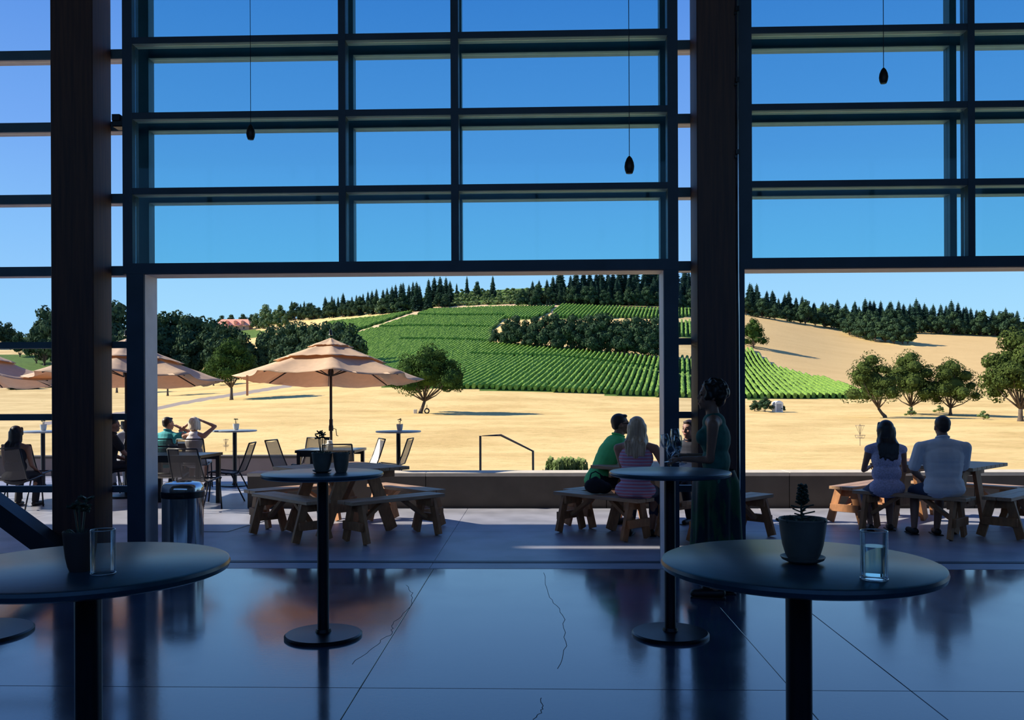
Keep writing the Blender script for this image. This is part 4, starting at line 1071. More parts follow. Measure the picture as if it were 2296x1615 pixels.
# left woods
def wood(lst, label, group, wd=1.0, mes=None):
    for x, yb, yt in lst: put_px(mes or FAR_OAK, 'broadleaf_tree', x, yb, yt, 11, label, 'tree', group, wd)
wood([(-40,782,700),(-5,780,716),(20,778,722),(45,800,742)], 'dark tree of the wood at the left picture edge', 'wood at the left picture edge', 0.9)
wood([(100,820,684),(82,815,728),(125,825,690)], 'tall dark tree just left of the left column', 'tall trees left of the column', 0.7)
wood([(262,860,670),(240,862,690),(285,866,735),(340,850,700),(365,842,697),(395,840,694),(420,845,700),(447,842,706),(475,845,712),(500,848,720),(525,842,728),(545,845,742),(380,850,752),(410,852,748),(330,855,745)], 'big dark tree of the wood behind the left umbrella', 'wood behind the left umbrella', 0.85)
wood([(590,830,742),(610,833,728),(635,835,728),(655,838,718),(680,836,720),(705,834,722),(732,832,718),(760,830,716),(790,832,724),(568,832,775),(640,838,755),(700,838,750),(600,836,768)], 'dark tree of the wood behind the middle umbrella', 'wood behind the middle umbrella', 0.85)
wood([(575,738,702),(590,738,706),(605,738,700),(622,736,703),(640,734,706)], 'bright green round tree right of the red roofed house', 'round trees beside the red roofed house', 0.9, FAR_GRN)
wood([(498,722,706),(520,724,704),(545,722,703),(565,724,704)], 'dark tree on the skyline behind the red roofed house', 'trees behind the red roofed house', 0.9)

# nearer oaks, each its own shape
def oak(label, px, ybase, ytop, width_px, seed, lm='leaf_oak', nq=430, nb=15, leaf=0.20, cy0=0.34, lean=0.0):
    s = s_at(px, ybase); H = (ybase-ytop)*s/F; sp = width_px/2*s/F*1.05
    t = tree_proto('oak_tree', label, (seed, nb, nq, leaf*H/12, H, sp, None, cy0, True, lean), M[lm])
    t.location = gp(px, s); return t
oak('lone spreading oak right of the open umbrella on dry grass', 943, 927, 766, 190, 3, cy0=0.27, nb=32, leaf=0.17, lean=1.5)
oak('round oak with bare trunk between the umbrellas', 519, 897, 752, 134, 4, cy0=0.30, nb=24, leaf=0.2)
oak('leaning oak, leftmost of the four oaks at right', 1984, 937, 783, 140, 5, 'leaf_oak2', 300, 20, 0.17, 0.22, -2.2)
oak('second oak from the left of the four oaks at right', 2043, 930, 778, 150, 6, 'leaf_oak2', 300, 20, 0.17, 0.20)
oak('third oak from the left of the four oaks at right', 2131, 932, 797, 152, 7, 'leaf_oak2', 300, 20, 0.17, 0.2)
oak('tallest oak at the right picture edge', 2288, 945, 724, 205, 8, 'leaf_oak2', 400, 28, 0.18, 0.2)
oak('spreading oak above the left umbrella edge with forked trunk', 376, 888, 800, 110, 9, cy0=0.30, nq=200)
oak('oak whose trunk shows in the gap beside the left column', 262, 881, 790, 90, 10, cy0=0.30, nq=200)
oak('small oak whose trunk shows under the wood left of the umbrella', 479, 865, 800, 70, 12, cy0=0.3, nq=150)
oak('dark oak at the top left end of the golden field', 1690, 780, 711, 68, 13, cy0=0.1, nq=220, leaf=0.3)
# low shrubs in the field
random.seed(5)
for x, yb, yt, lab in ((35,873,848,'dark conical shrub at far left under the umbrella'),(73,872,850,'dark conical shrub right of its twin at far left'),(108,868,845,'dark shrub beside the left column edge'),
                   (1692,922,898,'left bush of the pair beside the white cabin'),(1715,924,890,'right bush of the pair beside the white cabin'),(1752,924,905,'small bush in front of the white cabin'),
                   (2042,932,922,'tuft of green weeds at the second oak foot'),(2205,941,935,'low weed clump on the grass between the right oaks'),(2106,926,915,'small pale bush left of the third oak')):
    o = put_px(BUSHM, 'shrub', x, yb, yt, 4.5, lab, 'shrub', None, 1.3)
    if 1680 < x < 1760: o.data = FAR_OAK[x % 4]; k = o.scale.z*4.5/11; o.scale = (k*1.25, k*1.25, k*1.05)
    if x < 120: o.data = FIRM[0]; k = o.scale.z*4.5/18; o.scale = (k*3.2, k*3.2, k*1.1)
random.seed(6)
for x in range(1235, 1312, 9):
    pz = WL(x, 1050, 12.9)
    o = bpy.data.objects.new('shrub', BUSHM[x % 3]); COL.objects.link(o); o.location = (pz.x, 12.85+random.uniform(-.1,.1), -0.36); o.scale = (0.10, 0.10, 0.22+random.uniform(-.01,.01)); tag(o, 'small lime green weed peeking over the seat wall', 'plant', 'weeds behind the seat wall')

# red roofed house on the far hill
s = s_at(525, 742); c = gp(527, s); k = s/F
t = thing('farmhouse', 'long house with a red tiled roof on the far left hill', 'house', c, YAW)
Wd = 72*k; Hh = 26*k
MB().box((-Wd/2, -4, -1), (Wd/2, 5, Hh*0.42)).build('wall', M['house'], t)
RF = MB().add([(-Wd/2-1,-5,Hh*0.40),(Wd/2+1,-5,Hh*0.40),(Wd/2+1,6,Hh*0.40),(-Wd/2-1,6,Hh*0.40),(-Wd/2+2,0.5,Hh),(Wd/2-2,0.5,Hh)], [(0,1,5,4),(1,2,5),(2,3,4,5),(3,0,4),(3,2,1,0)]).build('roof', M['roof_red'], t)
for q in (-0.18, 0.08, 0.30): MB().box((Wd*q-0.9, -4.6, Hh*0.5), (Wd*q+0.9, -1.0, Hh*0.72)).add([(Wd*q-1.2,-4.9,Hh*0.72),(Wd*q+1.2,-4.9,Hh*0.72),(Wd*q+1.2,0,Hh*0.72),(Wd*q-1.2,0,Hh*0.72),(Wd*q,-4.9,Hh*0.84),(Wd*q,0,Hh*0.84)],[(0,1,4),(1,2,5,4),(2,3,5),(3,0,4,5),(3,2,1,0)]).build('dormer', M['roof_red'], RF)
for q in (-0.3, -0.12, 0.12, 0.34): MB().box((Wd*q-0.5, -4.08, 1.0), (Wd*q+0.5, -3.98, 2.2)).build('window', M['black'], t)

# white cabin by the vineyard
s = s_at(1743, 924); c = gp(1743, s); k = s/F
t = thing('portable_toilet', 'small white portable cabin beside the bushes below the vineyard', 'cabin', c, 0.2)
w_ = 9*k; MB().bbox((-w_, -w_, -0.1), (w_, w_, 21*k), 0.03).build('cabin', M['white'], t)
MB().add([(-w_*1.05,-w_*1.05,21*k),(w_*1.05,-w_*1.05,21*k),(w_*1.05,w_*1.05,21*k),(-w_*1.05,w_*1.05,21*k),(-w_*0.3,-w_*0.9,25*k),(w_*0.3,-w_*0.9,25*k),(w_*0.3,w_*0.9,25*k),(-w_*0.3,w_*0.9,25*k)], [(0,1,5,4),(1,2,6,5),(2,3,7,6),(3,0,4,7),(4,5,6,7),(3,2,1,0)]).build('roof', M['white'], t)
MB().box((-w_*0.7, -w_*1.05, 0.1), (w_*0.6, -w_, 18*k)).build('door', M['cloth_grey'], t)

# disc baskets in the field
def basket(label, px, ybase, ytop):
    s = s_at(px, ybase, 72); c = gp(px, s); H = (ybase-ytop)*s/F
    t = thing('disc_golf_basket', label, 'basket', c)
    MB().tube([(0,0,-0.1),(0,0,H)], 0.028, 6).build('post', M['rail'], t)
    mb = MB(); R = H*0.23
    for z, r in ((H*0.48, R), (H*0.36, R*0.8), (H*0.93, R*0.9)):
        mb.tube([(r*math.cos(a*PI/6), r*math.sin(a*PI/6), z) for a in range(13)], 0.018, 4)
    for a in range(8): mb.tube([(R*math.cos(a*PI/4), R*math.sin(a*PI/4), H*0.48), (R*0.8*math.cos(a*PI/4), R*0.8*math.sin(a*PI/4), H*0.36), (0,0,H*0.35)], 0.012, 4)
    mb.build('cage', M['rail'], t)
    mb = MB()
    for a in range(8): mb.tube([(R*0.85*math.cos(a*PI/4), R*0.85*math.sin(a*PI/4), H*0.93), (R*0.25*math.cos(a*PI/4), R*0.25*math.sin(a*PI/4), H*0.6), (0,0,H*0.5)], 0.010, 4)
    mb.build('chains', M['rail'], t)
basket('thin metal disc basket on the grass left of the umbrella', 506, 1012, 984)
basket('thin metal disc basket on the grass behind the dark haired woman', 1928, 1000, 951)
# tyre swing and block by the lone oak
s = s_at(943, 927); c = gp(957, s-1); k = s/F
t = thing('hanging_tyre', 'small dark tyre propped beside the lone oak trunk', 'tyre', c, YAW)
mb = MB(); mb.tube([(0.42*math.cos(a*PI/8), 0, 0.5+0.42*math.sin(a*PI/8)) for a in range(17)], 0.13, 7); mb.build('tyre', M['black'], t, True)
MB().tube([(0,0,0.9),(0.02,0,20*k)], 0.06, 6).build('rope', M['black'], t)
c = gp(931, s-0.5); tag(MB().bbox((-0.3,-0.3,-0.1),(0.3,0.3,0.75),0.04).build('stone_block', M['cap'], None, False, c), 'pale block left of the lone oak trunk', 'block')
# ================================================================== PEOPLE
def ik(a, b, l1, l2, hint):
    a = Vector(a); b = Vector(b); d = b-a; L = min(d.length, (l1+l2)*0.995); dn = d.normalized(); b = a+dn*L
    x = (l1*l1-l2*l2+L*L)/(2*L); h = math.sqrt(max(l1*l1-x*x, 1e-6)); hv = Vector(hint); hv = (hv-dn*hv.dot(dn)).normalized()
    return a+dn*x+hv*h, b
def hand(mb, wr, d, palm_n, side, curl=0.5, k=1.0):
    """palm, four unequal fingers, thumb from the side near the wrist. d = finger direction, palm_n = palm normal"""
    d = Vector(d).normalized(); pn = Vector(palm_n); pn = (pn-d*pn.dot(d)).normalized(); sd = d.cross(pn)*side
    wr = Vector(wr)
    for q in (-0.024, -0.008, 0.008, 0.024): mb.cap(wr+d*0.01*k+sd*q*0.8*k, 0.015*k, wr+d*0.085*k+sd*q*1.25*k, 0.0115*k, 8)
    for q, L in ((-0.030, 0.058), (-0.010, 0.072), (0.010, 0.078), (0.030, 0.070)):
        p = wr+d*0.085*k+sd*q*k; a1 = curl*0.7; a2 = curl*1.6; a3 = curl*2.3
        for ln, an, r in ((0.45, a1, 0.0088), (0.32, a2, 0.0080), (0.23, a3, 0.0072)):
            e = p+(d*math.cos(an)+pn*math.sin(an))*L*ln*k; mb.cap(p, r*k, e, r*0.92*k, 8); p = e
    p = wr+d*0.025*k+sd*0.026*k; td = (d*0.55+sd*0.75+pn*0.35).normalized(); e = p+td*0.045*k; mb.cap(p, 0.0125*k, e, 0.010*k, 8)
    e2 = e+(td+d*0.6).normalized()*0.032*k; mb.cap(e, 0.0098*k, e2, 0.008*k, 8)
def person(label, loc, rz, H=0.53, lean=0.15, k=1.0, fem=False, wide=1.0, head_yaw=0.0, head_pitch=0.0, handL=None, handR=None, hintL=(-0.25,-0.45,-1), hintR=(0.25,-0.45,-1),
           footL=(-0.13,0.36,0.045), footR=(0.13,0.40,0.045), kneeL=(-0.1,1,0.5), kneeR=(0.1,1,0.5), skin='skin', hair='hair_dark', hairstyle='short', top='cloth_white', sleeve=0.6, bottom='denim', bott_len=1.0, shoe='shoe', bend=0.0, twist=0.0, curl=0.6, name='person', skirt=None, hem=0.06, tank=False, glasses=False, side_lean=0.0, hairlen=0.3):
    t = thing('person', label, 'person', loc, rz); t.scale = (k,)*3
    P = Vector((0, 0, H)); sw = (0.165 if fem else 0.195)*wide
    d1 = Vector((side_lean, math.sin(lean), math.cos(lean))).normalized(); l2 = lean+bend; d2 = Vector((side_lean, math.sin(l2), math.cos(l2))).normalized()
    Wst = P+d1*0.17; C = Wst+d1*0.08+d2*0.10; N = C+d2*0.19
    # head frame
    hy = Matrix.Rotation(head_yaw, 3, 'Z') @ Matrix.Rotation(-head_pitch, 3, 'X')
    hd = N+Vector((0, 0.02+0.03*math.sin(l2), 0.155)); 
    tw = Matrix.Rotation(twist, 3, 'Z')
    SL = N+tw @ Vector((-sw, 0.0, -0.078)); SR = N+tw @ Vector((sw, 0.0, -0.078))
    hl = handL or (-0.16, 0.30, H+0.10); hr = handR or (0.16, 0.30, H+0.10)
    eL, wL = ik(SL, hl, 0.275, 0.25, hintL); eR, wR = ik(SR, hr, 0.275, 0.25, hintR)
    hpL = P+Vector((-0.088*wide, 0, 0)); hpR = P+Vector((0.088*wide, 0, 0))
    stand = H > 0.7
    l_th, l_sh = (0.42, 0.42)
    kL, aL = ik(hpL, (footL[0], footL[1]-0.05, footL[2]+0.045), l_th, l_sh, kneeL); kR, aR = ik(hpR, (footR[0], footR[1]-0.05, footR[2]+0.045), l_th, l_sh, kneeR)
    def torso(mb, g, narrow=False):
        ax = lambda v: Matrix.Rotation(-v, 3, 'X')
        mb.ell(P+Vector((0,-0.01,0)), ((0.17+g)*wide, 0.118+g, 0.115+g), None, 16, 10)
        mb.ell(Wst, ((0.143 if fem else 0.150)*wide+g, 0.098*(0.6+0.4*wide)+g, 0.13+g), ax(lean), 16, 10)
        mb.ell(C, ((0.145 if fem else 0.168)*wide+g, 0.108*(0.6+0.4*wide)+g, 0.15+g), ax(l2), 16, 10)
        mb.ell(N-d2*0.06, ((sw*0.60 if narrow else sw*0.86)+g, 0.082+g, 0.075+g), ax(l2) @ tw, 16, 10)
        for S_ in (() if narrow else (SL, SR)): mb.cap(N+Vector((0,-0.005,-0.03)), 0.060+g, S_, 0.048+g)
        if fem:
            for q in (-1, 1): mb.ell(C+tw @ Vector((q*0.07, 0.085, 0.015)), (0.058+g, 0.055+g, 0.058+g))
    ra = (0.040, 0.031, 0.023) if fem else (0.049, 0.038, 0.028)
    body = MB(); torso(body, 0)
    for S, e, w_ in ((SL, eL, wL), (SR, eR, wR)):
        body.cap(S, ra[0]+0.010, S.lerp(e, 0.35), ra[0]+0.003); body.cap(S.lerp(e, 0.3), ra[0]+0.003, e, ra[1]); body.cap(e, ra[1], w_, ra[2]); body.cap(e.lerp(w_, 0.0), ra[1]-0.001, e.lerp(w_, 0.4), ra[1]+0.001)
    for hp_, kn, an, ft in ((hpL, kL, aL, footL), (hpR, kR, aR, footR)):
        body.cap(hp_, 0.088*(0.5+0.5*wide), kn, 0.052); body.cap(kn, 0.051, kn.lerp(an, 0.35)+Vector((0,-0.012,0)), 0.054); body.cap(kn.lerp(an, 0.35)+Vector((0,-0.012,0)), 0.054, an, 0.035)
        fv = Vector((0.02 if hp_ is hpR else -0.02, 0.16, -0.025)); body.cap(an+Vector((0,-0.035,-0.045)), 0.035, an+fv*0.98+Vector((0,0,-0.025)), 0.028)
    body.cap(N-Vector((0,0,0.05)), 0.062 if fem else 0.072, N+Vector((0,0.012,0.06)), 0.050 if fem else 0.060)
    def hp(x, y, z): return hd+hy @ Vector((x, y, z))
    body.ell(hp(0,-0.010,0.022), (0.077, 0.094, 0.095), hy, 18, 12)
    body.ell(hp(0,0.022,-0.045), (0.058, 0.066, 0.072), hy, 14, 10)
    body.ell(hp(0,0.068,-0.098), (0.024, 0.022, 0.020), hy)            # chin
    body.ell(hp(0,0.070,0.028), (0.052, 0.020, 0.012), hy)             # brow
    body.cap(hp(0,0.082,0.020), 0.009, hp(0,0.103,-0.022), 0.0125)     # nose
    for q in (-1, 1):
        body.ell(hp(q*0.010,0.090,-0.030), (0.011, 0.012, 0.009), hy)
        body.ell(hp(q*0.038,0.058,-0.028), (0.026, 0.026, 0.022), hy)  # cheeks
        body.ell(hp(q*0.078,-0.008,-0.012), (0.010, 0.018, 0.031), hy) # ears
    body.cap(hp(-0.014,0.088,-0.058), 0.008, hp(0.014,0.088,-0.058), 0.008); body.cap(hp(-0.012,0.086,-0.070), 0.009, hp(0.012,0.086,-0.070), 0.009)
    hm = MB()
    hand(hm, wL, (wL-eL), (0.3,0.2,-1), 1, curl); hand(hm, wR, (wR-eR), (-0.3,0.2,-1), -1, curl)
    BD = remeshed(body, 'body', M[skin], 0.0105, t, hm, 2)
    for q in (-1, 1):
        MB().ell(hp(q*0.031,0.079,0.006), (0.0125, 0.009, 0.0075), hy, 10, 6).build('eye', M['eye'], BD, True)
        MB().cap(hp(q*0.018,0.088,0.030), 0.0035, hp(q*0.046,0.077,0.033), 0.0028, 6).build('eyebrow', M[hair], BD, True)
    MB().cap(hp(-0.020,0.091,-0.063), 0.0052, hp(0.020,0.091,-0.063), 0.0052, 8).cap(hp(-0.012,0.094,-0.060), 0.005, hp(0.012,0.094,-0.067), 0.0055, 8).build('mouth', M['lip'], BD, True)
    if glasses:
        g_ = MB()
        for q in (-1, 1): g_.ell(hp(q*0.034,0.093,0.006), (0.028, 0.007, 0.020), hy, 12, 8); g_.cap(hp(q*0.06,0.085,0.012), 0.003, hp(q*0.080,0.0,0.008), 0.003, 6)
        g_.cap(hp(-0.012,0.098,0.010), 0.003, hp(0.012,0.098,0.010), 0.003, 6); g_.build('sunglasses', M['lens'], t, True)
    # hair
    hb = MB(); rr = random.Random(len(label))
    if hairstyle == 'short':
        hb.ell(hp(0,-0.022,0.038), (0.084, 0.094, 0.090), hy, 18, 12); hb.ell(hp(0,-0.055,-0.005), (0.070, 0.055, 0.062), hy); hb.ell(hp(0,0.045,0.092), (0.052, 0.038, 0.022), hy)
    else:
        hb.ell(hp(0,-0.028,0.034), (0.091, 0.098, 0.096), hy, 18, 12)
        for q in (-1, 1): hb.cap(hp(q*0.055,0.045,0.082), 0.022, hp(q*0.080,0.008,-0.01), 0.022)
    if hairstyle == 'long':
        bk = -d2
        n_ = 17
        for i in range(n_):
            a = -1.25+2.5*i/(n_-1); x = math.sin(a)*0.088; y = -math.cos(a)*0.090-0.01
            L = hairlen*(0.75+0.25*math.cos(a))+rr.uniform(-0.02, 0.03); p = hp(x, y, 0.02); r = 0.027
            for s_ in range(6):
                f = (s_+1)/6; q = hp(x*(1+0.35*f)+math.sin(s_*1.7+i)*0.008, y*(1+0.15*f), 0.02); q = Vector((q.x, q.y, q.z-L*f))
                # keep outside the back
                rel = (q-N).dot(d2)
                if rel < 0: 
                    line = N+d2*rel; off = 0.112+0.02*f
                    q.y = min(q.y, line.y-off*0.92) if y < -0.03 else q.y
                hb.cap(p, r, q, r*0.93, 7); p = q; r *= 0.93 if s_ < 4 else 0.75
    if hairstyle == 'bob':
        for i in range(15):
            a = -1.7+3.4*i/14; x = math.sin(a)*0.085; y = -math.cos(a)*0.090
            hb.cap(hp(x,y,0.03), 0.025, hp(x*1.15,y*1.1,-0.09+rr.uniform(-.02,.01)), 0.020, 7)
    if hairstyle == 'curly':
        for i in range(46):
            a = rr.uniform(0, 6.28); z = rr.uniform(-0.6, 1); q = math.sqrt(max(0, 1-z*z)); v = Vector((q*math.cos(a)*0.088, q*math.sin(a)*0.098-0.030, z*0.10+0.03))
            if v.y > 0.045 and v.z < 0.085: continue
            hb.ell(hp(*v), (0.026,0.026,0.024), None, 8, 6)
        hb.ell(hp(0,-0.115,0.03), (0.045, 0.04, 0.05), hy)
        hb.ell(hp(0,-0.07,-0.03), (0.065, 0.05, 0.06), hy)
    remeshed(hb, 'hair', M[hair], 0.009, t, None, 1)
    # top
    sh = MB(); torso(sh, 0.012, tank and top != 'cloth_lilac')
    if tank and top != 'cloth_lilac':
        for q in (-1, 1): sh.cap(C+Vector((q*0.075,-0.05,0.08)), 0.035, N+Vector((q*0.075,-0.01,-0.035)), 0.030); sh.cap(C+Vector((q*0.07,0.06,0.06)), 0.035, N+Vector((q*0.075,-0.01,-0.035)), 0.030)
    if not tank:
        sh.cap(N-Vector((0,0,0.035)), 0.076, N+Vector((0,0.0,0.018)), 0.066)
        for S, e in ((SL, eL), (SR, eR)): sh.cap(S, ra[0]+0.017, S.lerp(e, sleeve), ra[0]+0.019)
    if not stand: sh.ell(P+Vector((0,-0.02,-0.01)), (0.182*wide, 0.132, 0.10))
    if not tank:
        sh.ell((Wst+C)/2, (0.172*wide, 0.118, 0.20), Matrix.Rotation(-lean-bend/2, 3, 'X'), 16, 10); sh.ell(P+d1*0.06, (0.175*wide, 0.128, 0.12), None, 16, 10)
        sh.ell(N-d2*0.10, (sw*0.98, 0.098, 0.095), Matrix.Rotation(-l2, 3, 'X') @ tw, 16, 10)
    tp = remeshed(sh, 'top', M[top], 0.010, t, None, 3)
    if not tank:
        cl = MB(); cN = N+Vector((0,0.004,0.032)); ring = [cN+Vector((0.068*math.cos(a*PI/8), 0.068*math.sin(a*PI/8), -0.022*math.sin(a*PI/8))) for a in range(17)]
        cl.tube(ring, 0.011, 6, False); cl.build('collar', M[top], tp, True)
    # bottom
    if skirt is None:
        bo = MB(); bo.ell(P+Vector((0,0,-0.01)), (0.186*wide, 0.135, 0.115))
        for hp_, kn, an in ((hpL, kL, aL), (hpR, kR, aR)):
            if bott_len <= 0.5: bo.cap(hp_, 0.102, hp_.lerp(kn, bott_len*2), 0.078)
            else: bo.cap(hp_, 0.102, kn, 0.068); bo.cap(kn, 0.067, kn.lerp(an, (bott_len-0.5)*2), 0.056)
        remeshed(bo, 'trousers' if bott_len > 0.6 else 'shorts', M[bottom], 0.012, t, None, 2)
    else:
        vs = []; fs = []; n_ = 56; zs = [P.z+0.10, P.z, P.z-0.15, P.z-0.35, P.z-0.55, hem+0.02, hem]; rx = [0.165, 0.212, 0.216, 0.218, 0.226, 0.240, 0.243]
        for i, (z, r) in enumerate(zip(zs, rx)):
            fold = 0.0 if i < 1 else 0.004+0.013*i/2
            for j in range(n_):
                a = 2*PI*j/n_; q = r+fold*math.sin(a*9+0.8*math.sin(a*2)+i*0.12); vs.append((q*math.cos(a), q*0.86*math.sin(a)+0.0*i, z))
        n0 = len(vs); vs += [(x*0.975, y*0.975, z) for x, y, z in vs]; R_ = len(zs)
        for i in range(R_-1):
            for j in range(n_):
                k2 = (j+1) % n_; fs.append((i*n_+k2, i*n_+j, (i+1)*n_+j, (i+1)*n_+k2)); fs.append((n0+i*n_+j, n0+i*n_+k2, n0+(i+1)*n_+k2, n0+(i+1)*n_+j))
        for j in range(n_): k2 = (j+1) % n_; fs.append(((R_-1)*n_+k2, (R_-1)*n_+j, n0+(R_-1)*n_+j, n0+(R_-1)*n_+k2))
        MB().add(vs, fs).build('skirt', M[skirt], t, True)
    for an, q in ((aL, -1), (aR, 1)):
        s_ = MB(); s_.cap(an+Vector((0,-0.04,-0.048)), 0.040, an+Vector((q*0.02,0.165,-0.056)), 0.033)
        s_.bbox((an.x+min(0,q*0.02)-0.036, an.y-0.08, an.z-0.091), (an.x+max(0,q*0.02)+0.034, an.y+0.195, an.z-0.078), 0.005)
        s_.build('shoe', M[shoe], t, True)
    return t, dict(N=N, hd=hd, wL=wL, wR=wR, P=P)

def seat_on(bn, along, back=0.0):
    b_, m_, nrm, tg = bn; return Vector((m_.x, m_.y, 0))+tg*along+nrm*back
def rz_to(v): return math.atan2(v.y, v.x)-PI/2
def at_px(px, s): return GD(px, s)
# right hand couple on the near bench (facing the table)
b0 = bR[0]; face = rz_to(-b0[2])
p = at_px(1988, 9.70); person('woman with long dark wavy hair and pale blue top on right bench', p, -0.15, 0.545, 0.10, 0.92, True, 1.15, head_yaw=0.1, handL=(-0.12,0.34,0.77), handR=(0.12,0.36,0.77), hintR=(0.5,-0.3,-1), hintL=(-0.5,-0.3,-1), hair='hair_dark', hairstyle='long', top='cloth_lilac', tank=True, skin='skin_tan', bottom='denim', bott_len=0.75, hairlen=0.36, footL=(-0.16,0.20,0.045), footR=(0.08,0.26,0.045))
p = at_px(2116, 9.28); person('short haired man in white short sleeved shirt seen from behind', p, -0.12, 0.56, 0.08, 0.95, False, 1.25, head_yaw=0.1, handL=(-0.14,0.20,0.62), handR=(0.14,0.36,0.78), hintL=(-0.6,-0.1,-1), hintR=(0.3,-0.4,-1), hair='hair_brown', hairstyle='short', top='cloth_white', sleeve=0.8, skin='skin_tan', bottom='denim', bott_len=0.5, footL=(-0.24,0.32,0.045), footR=(0.0,0.30,0.045))
# middle table
p = at_px(1424, 9.25); person('blonde woman in pink striped sleeveless top seen from behind', p, -0.30, 0.56, 0.12, 0.955, True, 1.28, head_yaw=0.25, handR=(0.30,0.34,0.78), handL=(-0.05,0.36,0.78), hintR=(0.5,-0.3,-1), hair='hair_blond', hairstyle='long', top='stripe', tank=True, skin='skin', bottom='denim', bott_len=0.8, hairlen=0.33)
p = at_px(1340, 10.15); person('man in bright green polo shirt and sunglasses leaning on the table', p, -1.12, 0.545, 0.42, 1.03, False, 1.0, bend=0.18, head_yaw=-0.35, head_pitch=-0.05, handR=(0.14,0.50,0.80), handL=(-0.14,0.56,0.80), hintR=(0.2,-0.5,-1), hair='hair_brown', hairstyle='short', top='cloth_green', sleeve=0.75, bottom='cloth_dark', glasses=True, skin='skin_tan')
p = at_px(1556, 10.75); person('person behind the column, only head and foot showing', p, 2.4, 0.53, 0.2, 0.93, False, 0.85, hair='hair_brown', hairstyle='short', top='cloth_dark', bottom='cloth_dark', footR=(0.25,0.5,0.045), skin='skin_tan')
# terrace people
p = at_px(372, 14.95); person('man in teal shirt with hand raised to his face', p, -0.25, 0.50, 0.08, 0.93, False, 1.0, head_yaw=-0.5, handR=(0.14,0.20,1.12), hintR=(1,0.2,-0.6), hair='hair_dark', hairstyle='short', top='cloth_teal', sleeve=0.5, bottom='cloth_dark')
p = at_px(434, 14.9); person('pale blonde woman in white top with both arms raised', p, 0.1, 0.50, 0.05, 0.93, True, 1.05, head_yaw=0.0, handR=(0.13,0.10,1.24), handL=(-0.13,0.16,1.20), hintR=(1,-0.1,-1.2), hintL=(-1,0.1,-1.2), hair='hair_pale', hairstyle='bob', top='cloth_white', tank=True, bottom='cloth_white', bott_len=0.5)
p = at_px(34, 12.2); person('woman with very long dark hair at the far left, from behind', p, 0.05, 0.50, 0.04, 0.88, True, 1.15, hair='hair_dark', hairstyle='long', top='cloth_black', tank=True, skin='skin_tan', bottom='cloth_black', hairlen=0.46)
p = at_px(243, 13.6); person('person in dark clothes half hidden behind the left column', p, -0.9, 0.50, 0.1, 0.95, False, 1.0, hair='hair_dark', hairstyle='short', top='cloth_black', skin='skin_tan', bottom='cloth_dark', bott_len=0.5, handR=(0.14,0.42,0.62))
t_, q_ = person('person in grey with a cream sun hat behind the left post', at_px(287, 15.2), 0.9, 0.50, 0.05, 0.93, True, 1.0, hair='hair_dark', hairstyle='bob', top='cloth_grey', sleeve=0.8, bottom='cloth_grey', handL=(-0.1,0.4,0.75))
hc = q_['hd']
smooth_angle(MB().lathe([(0.20,0.045),(0.205,0.05),(0.12,0.062),(0.098,0.07),(0.096,0.13),(0.075,0.155),(0,0.16)], c=(hc.x, hc.y-0.01, hc.z), n=32).build('sun_hat', M['straw'], t_), 40)
chair(287, 15.2, 140, 'mesh chair under the person with the cream sun hat')
# standing woman indoors
p = at_px(1606, 6.62)
t_, q_ = person('standing woman in long green dress holding empty wine glasses', p, 1.35, 0.915, 0.02, 0.945, True, 1.12, head_yaw=0.15, head_pitch=-0.02, handL=(-0.05,0.27,1.10), handR=(0.07,0.24,1.12), hintL=(-0.4,-0.9,-1), hintR=(0.4,-0.9,-1),
    footL=(-0.09,0.06,0.045), footR=(0.09,-0.02,0.045), kneeL=(0,1,0), kneeR=(0,1,0), skin='skin_tan', hair='hair_dark', hairstyle='curly', top='bodice', tank=True, skirt='dress', hem=0.14, bend=0.04, curl=0.85)
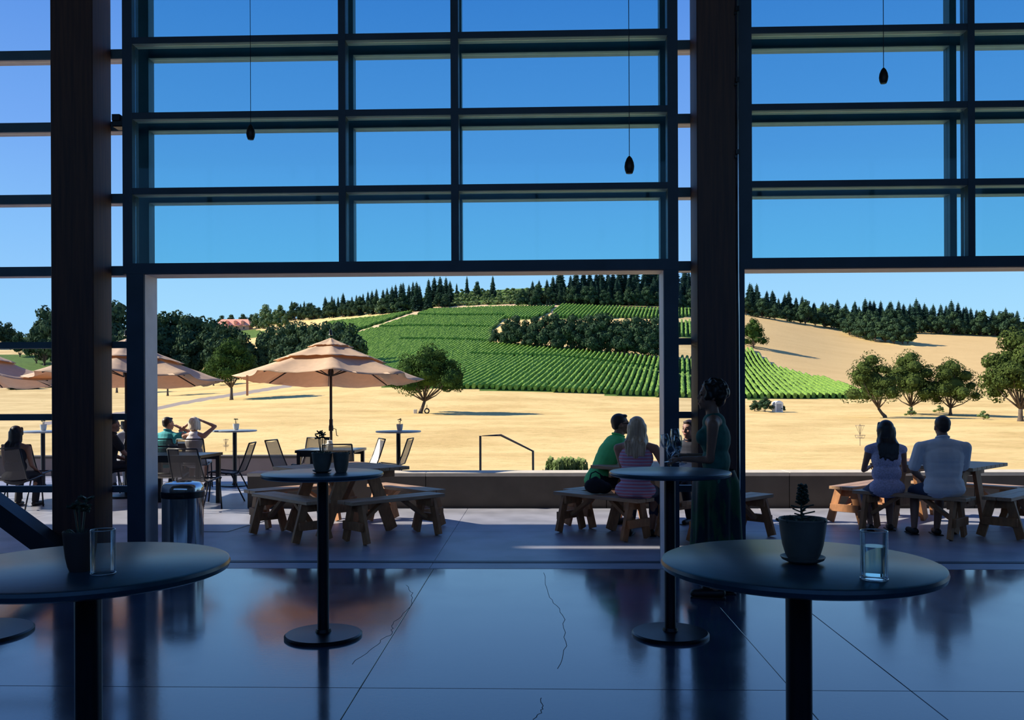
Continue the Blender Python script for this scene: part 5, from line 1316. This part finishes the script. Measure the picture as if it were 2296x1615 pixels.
# the glasses she holds
Mw = t_.matrix_world if False else (Matrix.Translation(p) @ Matrix.Rotation(1.35, 4, 'Z') @ Matrix.Scale(0.945, 4))
hands = [(Mw @ q_['wL']), (Mw @ q_['wR'])]
def wine_glass(label, loc, tilt, az, gr):
    t = thing('wine_glass', label, 'glass', loc, 0, gr); t.rotation_euler = (tilt*math.cos(az), tilt*math.sin(az), az)
    smooth_angle(MB().lathe([(0.0,-0.10),(0.004,-0.10),(0.004,-0.02),(0.012,-0.005),(0.032,0.02),(0.038,0.05),(0.034,0.085),(0.029,0.105),(0.0275,0.105),(0.032,0.085),(0.036,0.05),(0.030,0.022),(0.0,0.002)], n=24).build('bowl', M['tableware'], t), 60)
    smooth_angle(MB().lathe([(0.033,-0.104),(0.033,-0.102),(0.005,-0.098),(0,-0.098)], n=24).build('foot', M['tableware'], t), 60)
    MB().tube([(0.0285*math.cos(a*PI/10), 0.0285*math.sin(a*PI/10), 0.105) for a in range(21)], 0.0012, 5, False).build('rim', M['chrome'], t, True)
hL = (Matrix.Translation(p) @ Matrix.Rotation(1.35, 4, 'Z') @ Matrix.Scale(0.945, 4)) @ (q_['wL'])
fdir = Vector((math.cos(1.35+PI/2), math.sin(1.35+PI/2), 0))
for k, (a, z, e) in enumerate(((0.11, 0.10, 0.0), (0.16, 0.06, 0.03), (0.09, 0.09, 0.09), (0.19, 0.11, 0.06), (0.13, 0.15, -0.03))):
    wine_glass('empty stemmed glass gathered in the standing woman\'s hands', hL+fdir*(a-0.06)+Vector((0.02-e*0.3, -e, z-0.025)), 0.25*((k % 3)-1)+0.1, k*1.3, 'glasses in the standing woman\'s hands')
# cloth/handbag on the middle bench
pb = at_px(1335, 9.60); t = thing('handbag', 'black handbag on the bench beside the striped woman', 'bag', (pb.x, pb.y, 0.452))
mb = MB(); mb.ell((0,0,0.09), (0.13,0.07,0.088)); mb.ell((0.09,0.0,0.07), (0.09,0.065,0.068)); mb.cap((-0.08,0,0.12), 0.035, (0.0,0,0.17), 0.03)
remeshed(mb, 'bag_body', M['cloth_black'], 0.010, t)
MB().tube([(-0.07,0,0.15),(-0.05,0,0.23),(0.0,0.01,0.25),(0.05,0,0.22),(0.07,0,0.13)], 0.007, 6).build('strap', M['cloth_black'], t, True)
# drinks
pz = GD(1457, 9.55, 0.745); tumbler('short clear glass on the picnic table by the blonde woman', pz, 0.035, 0.10)
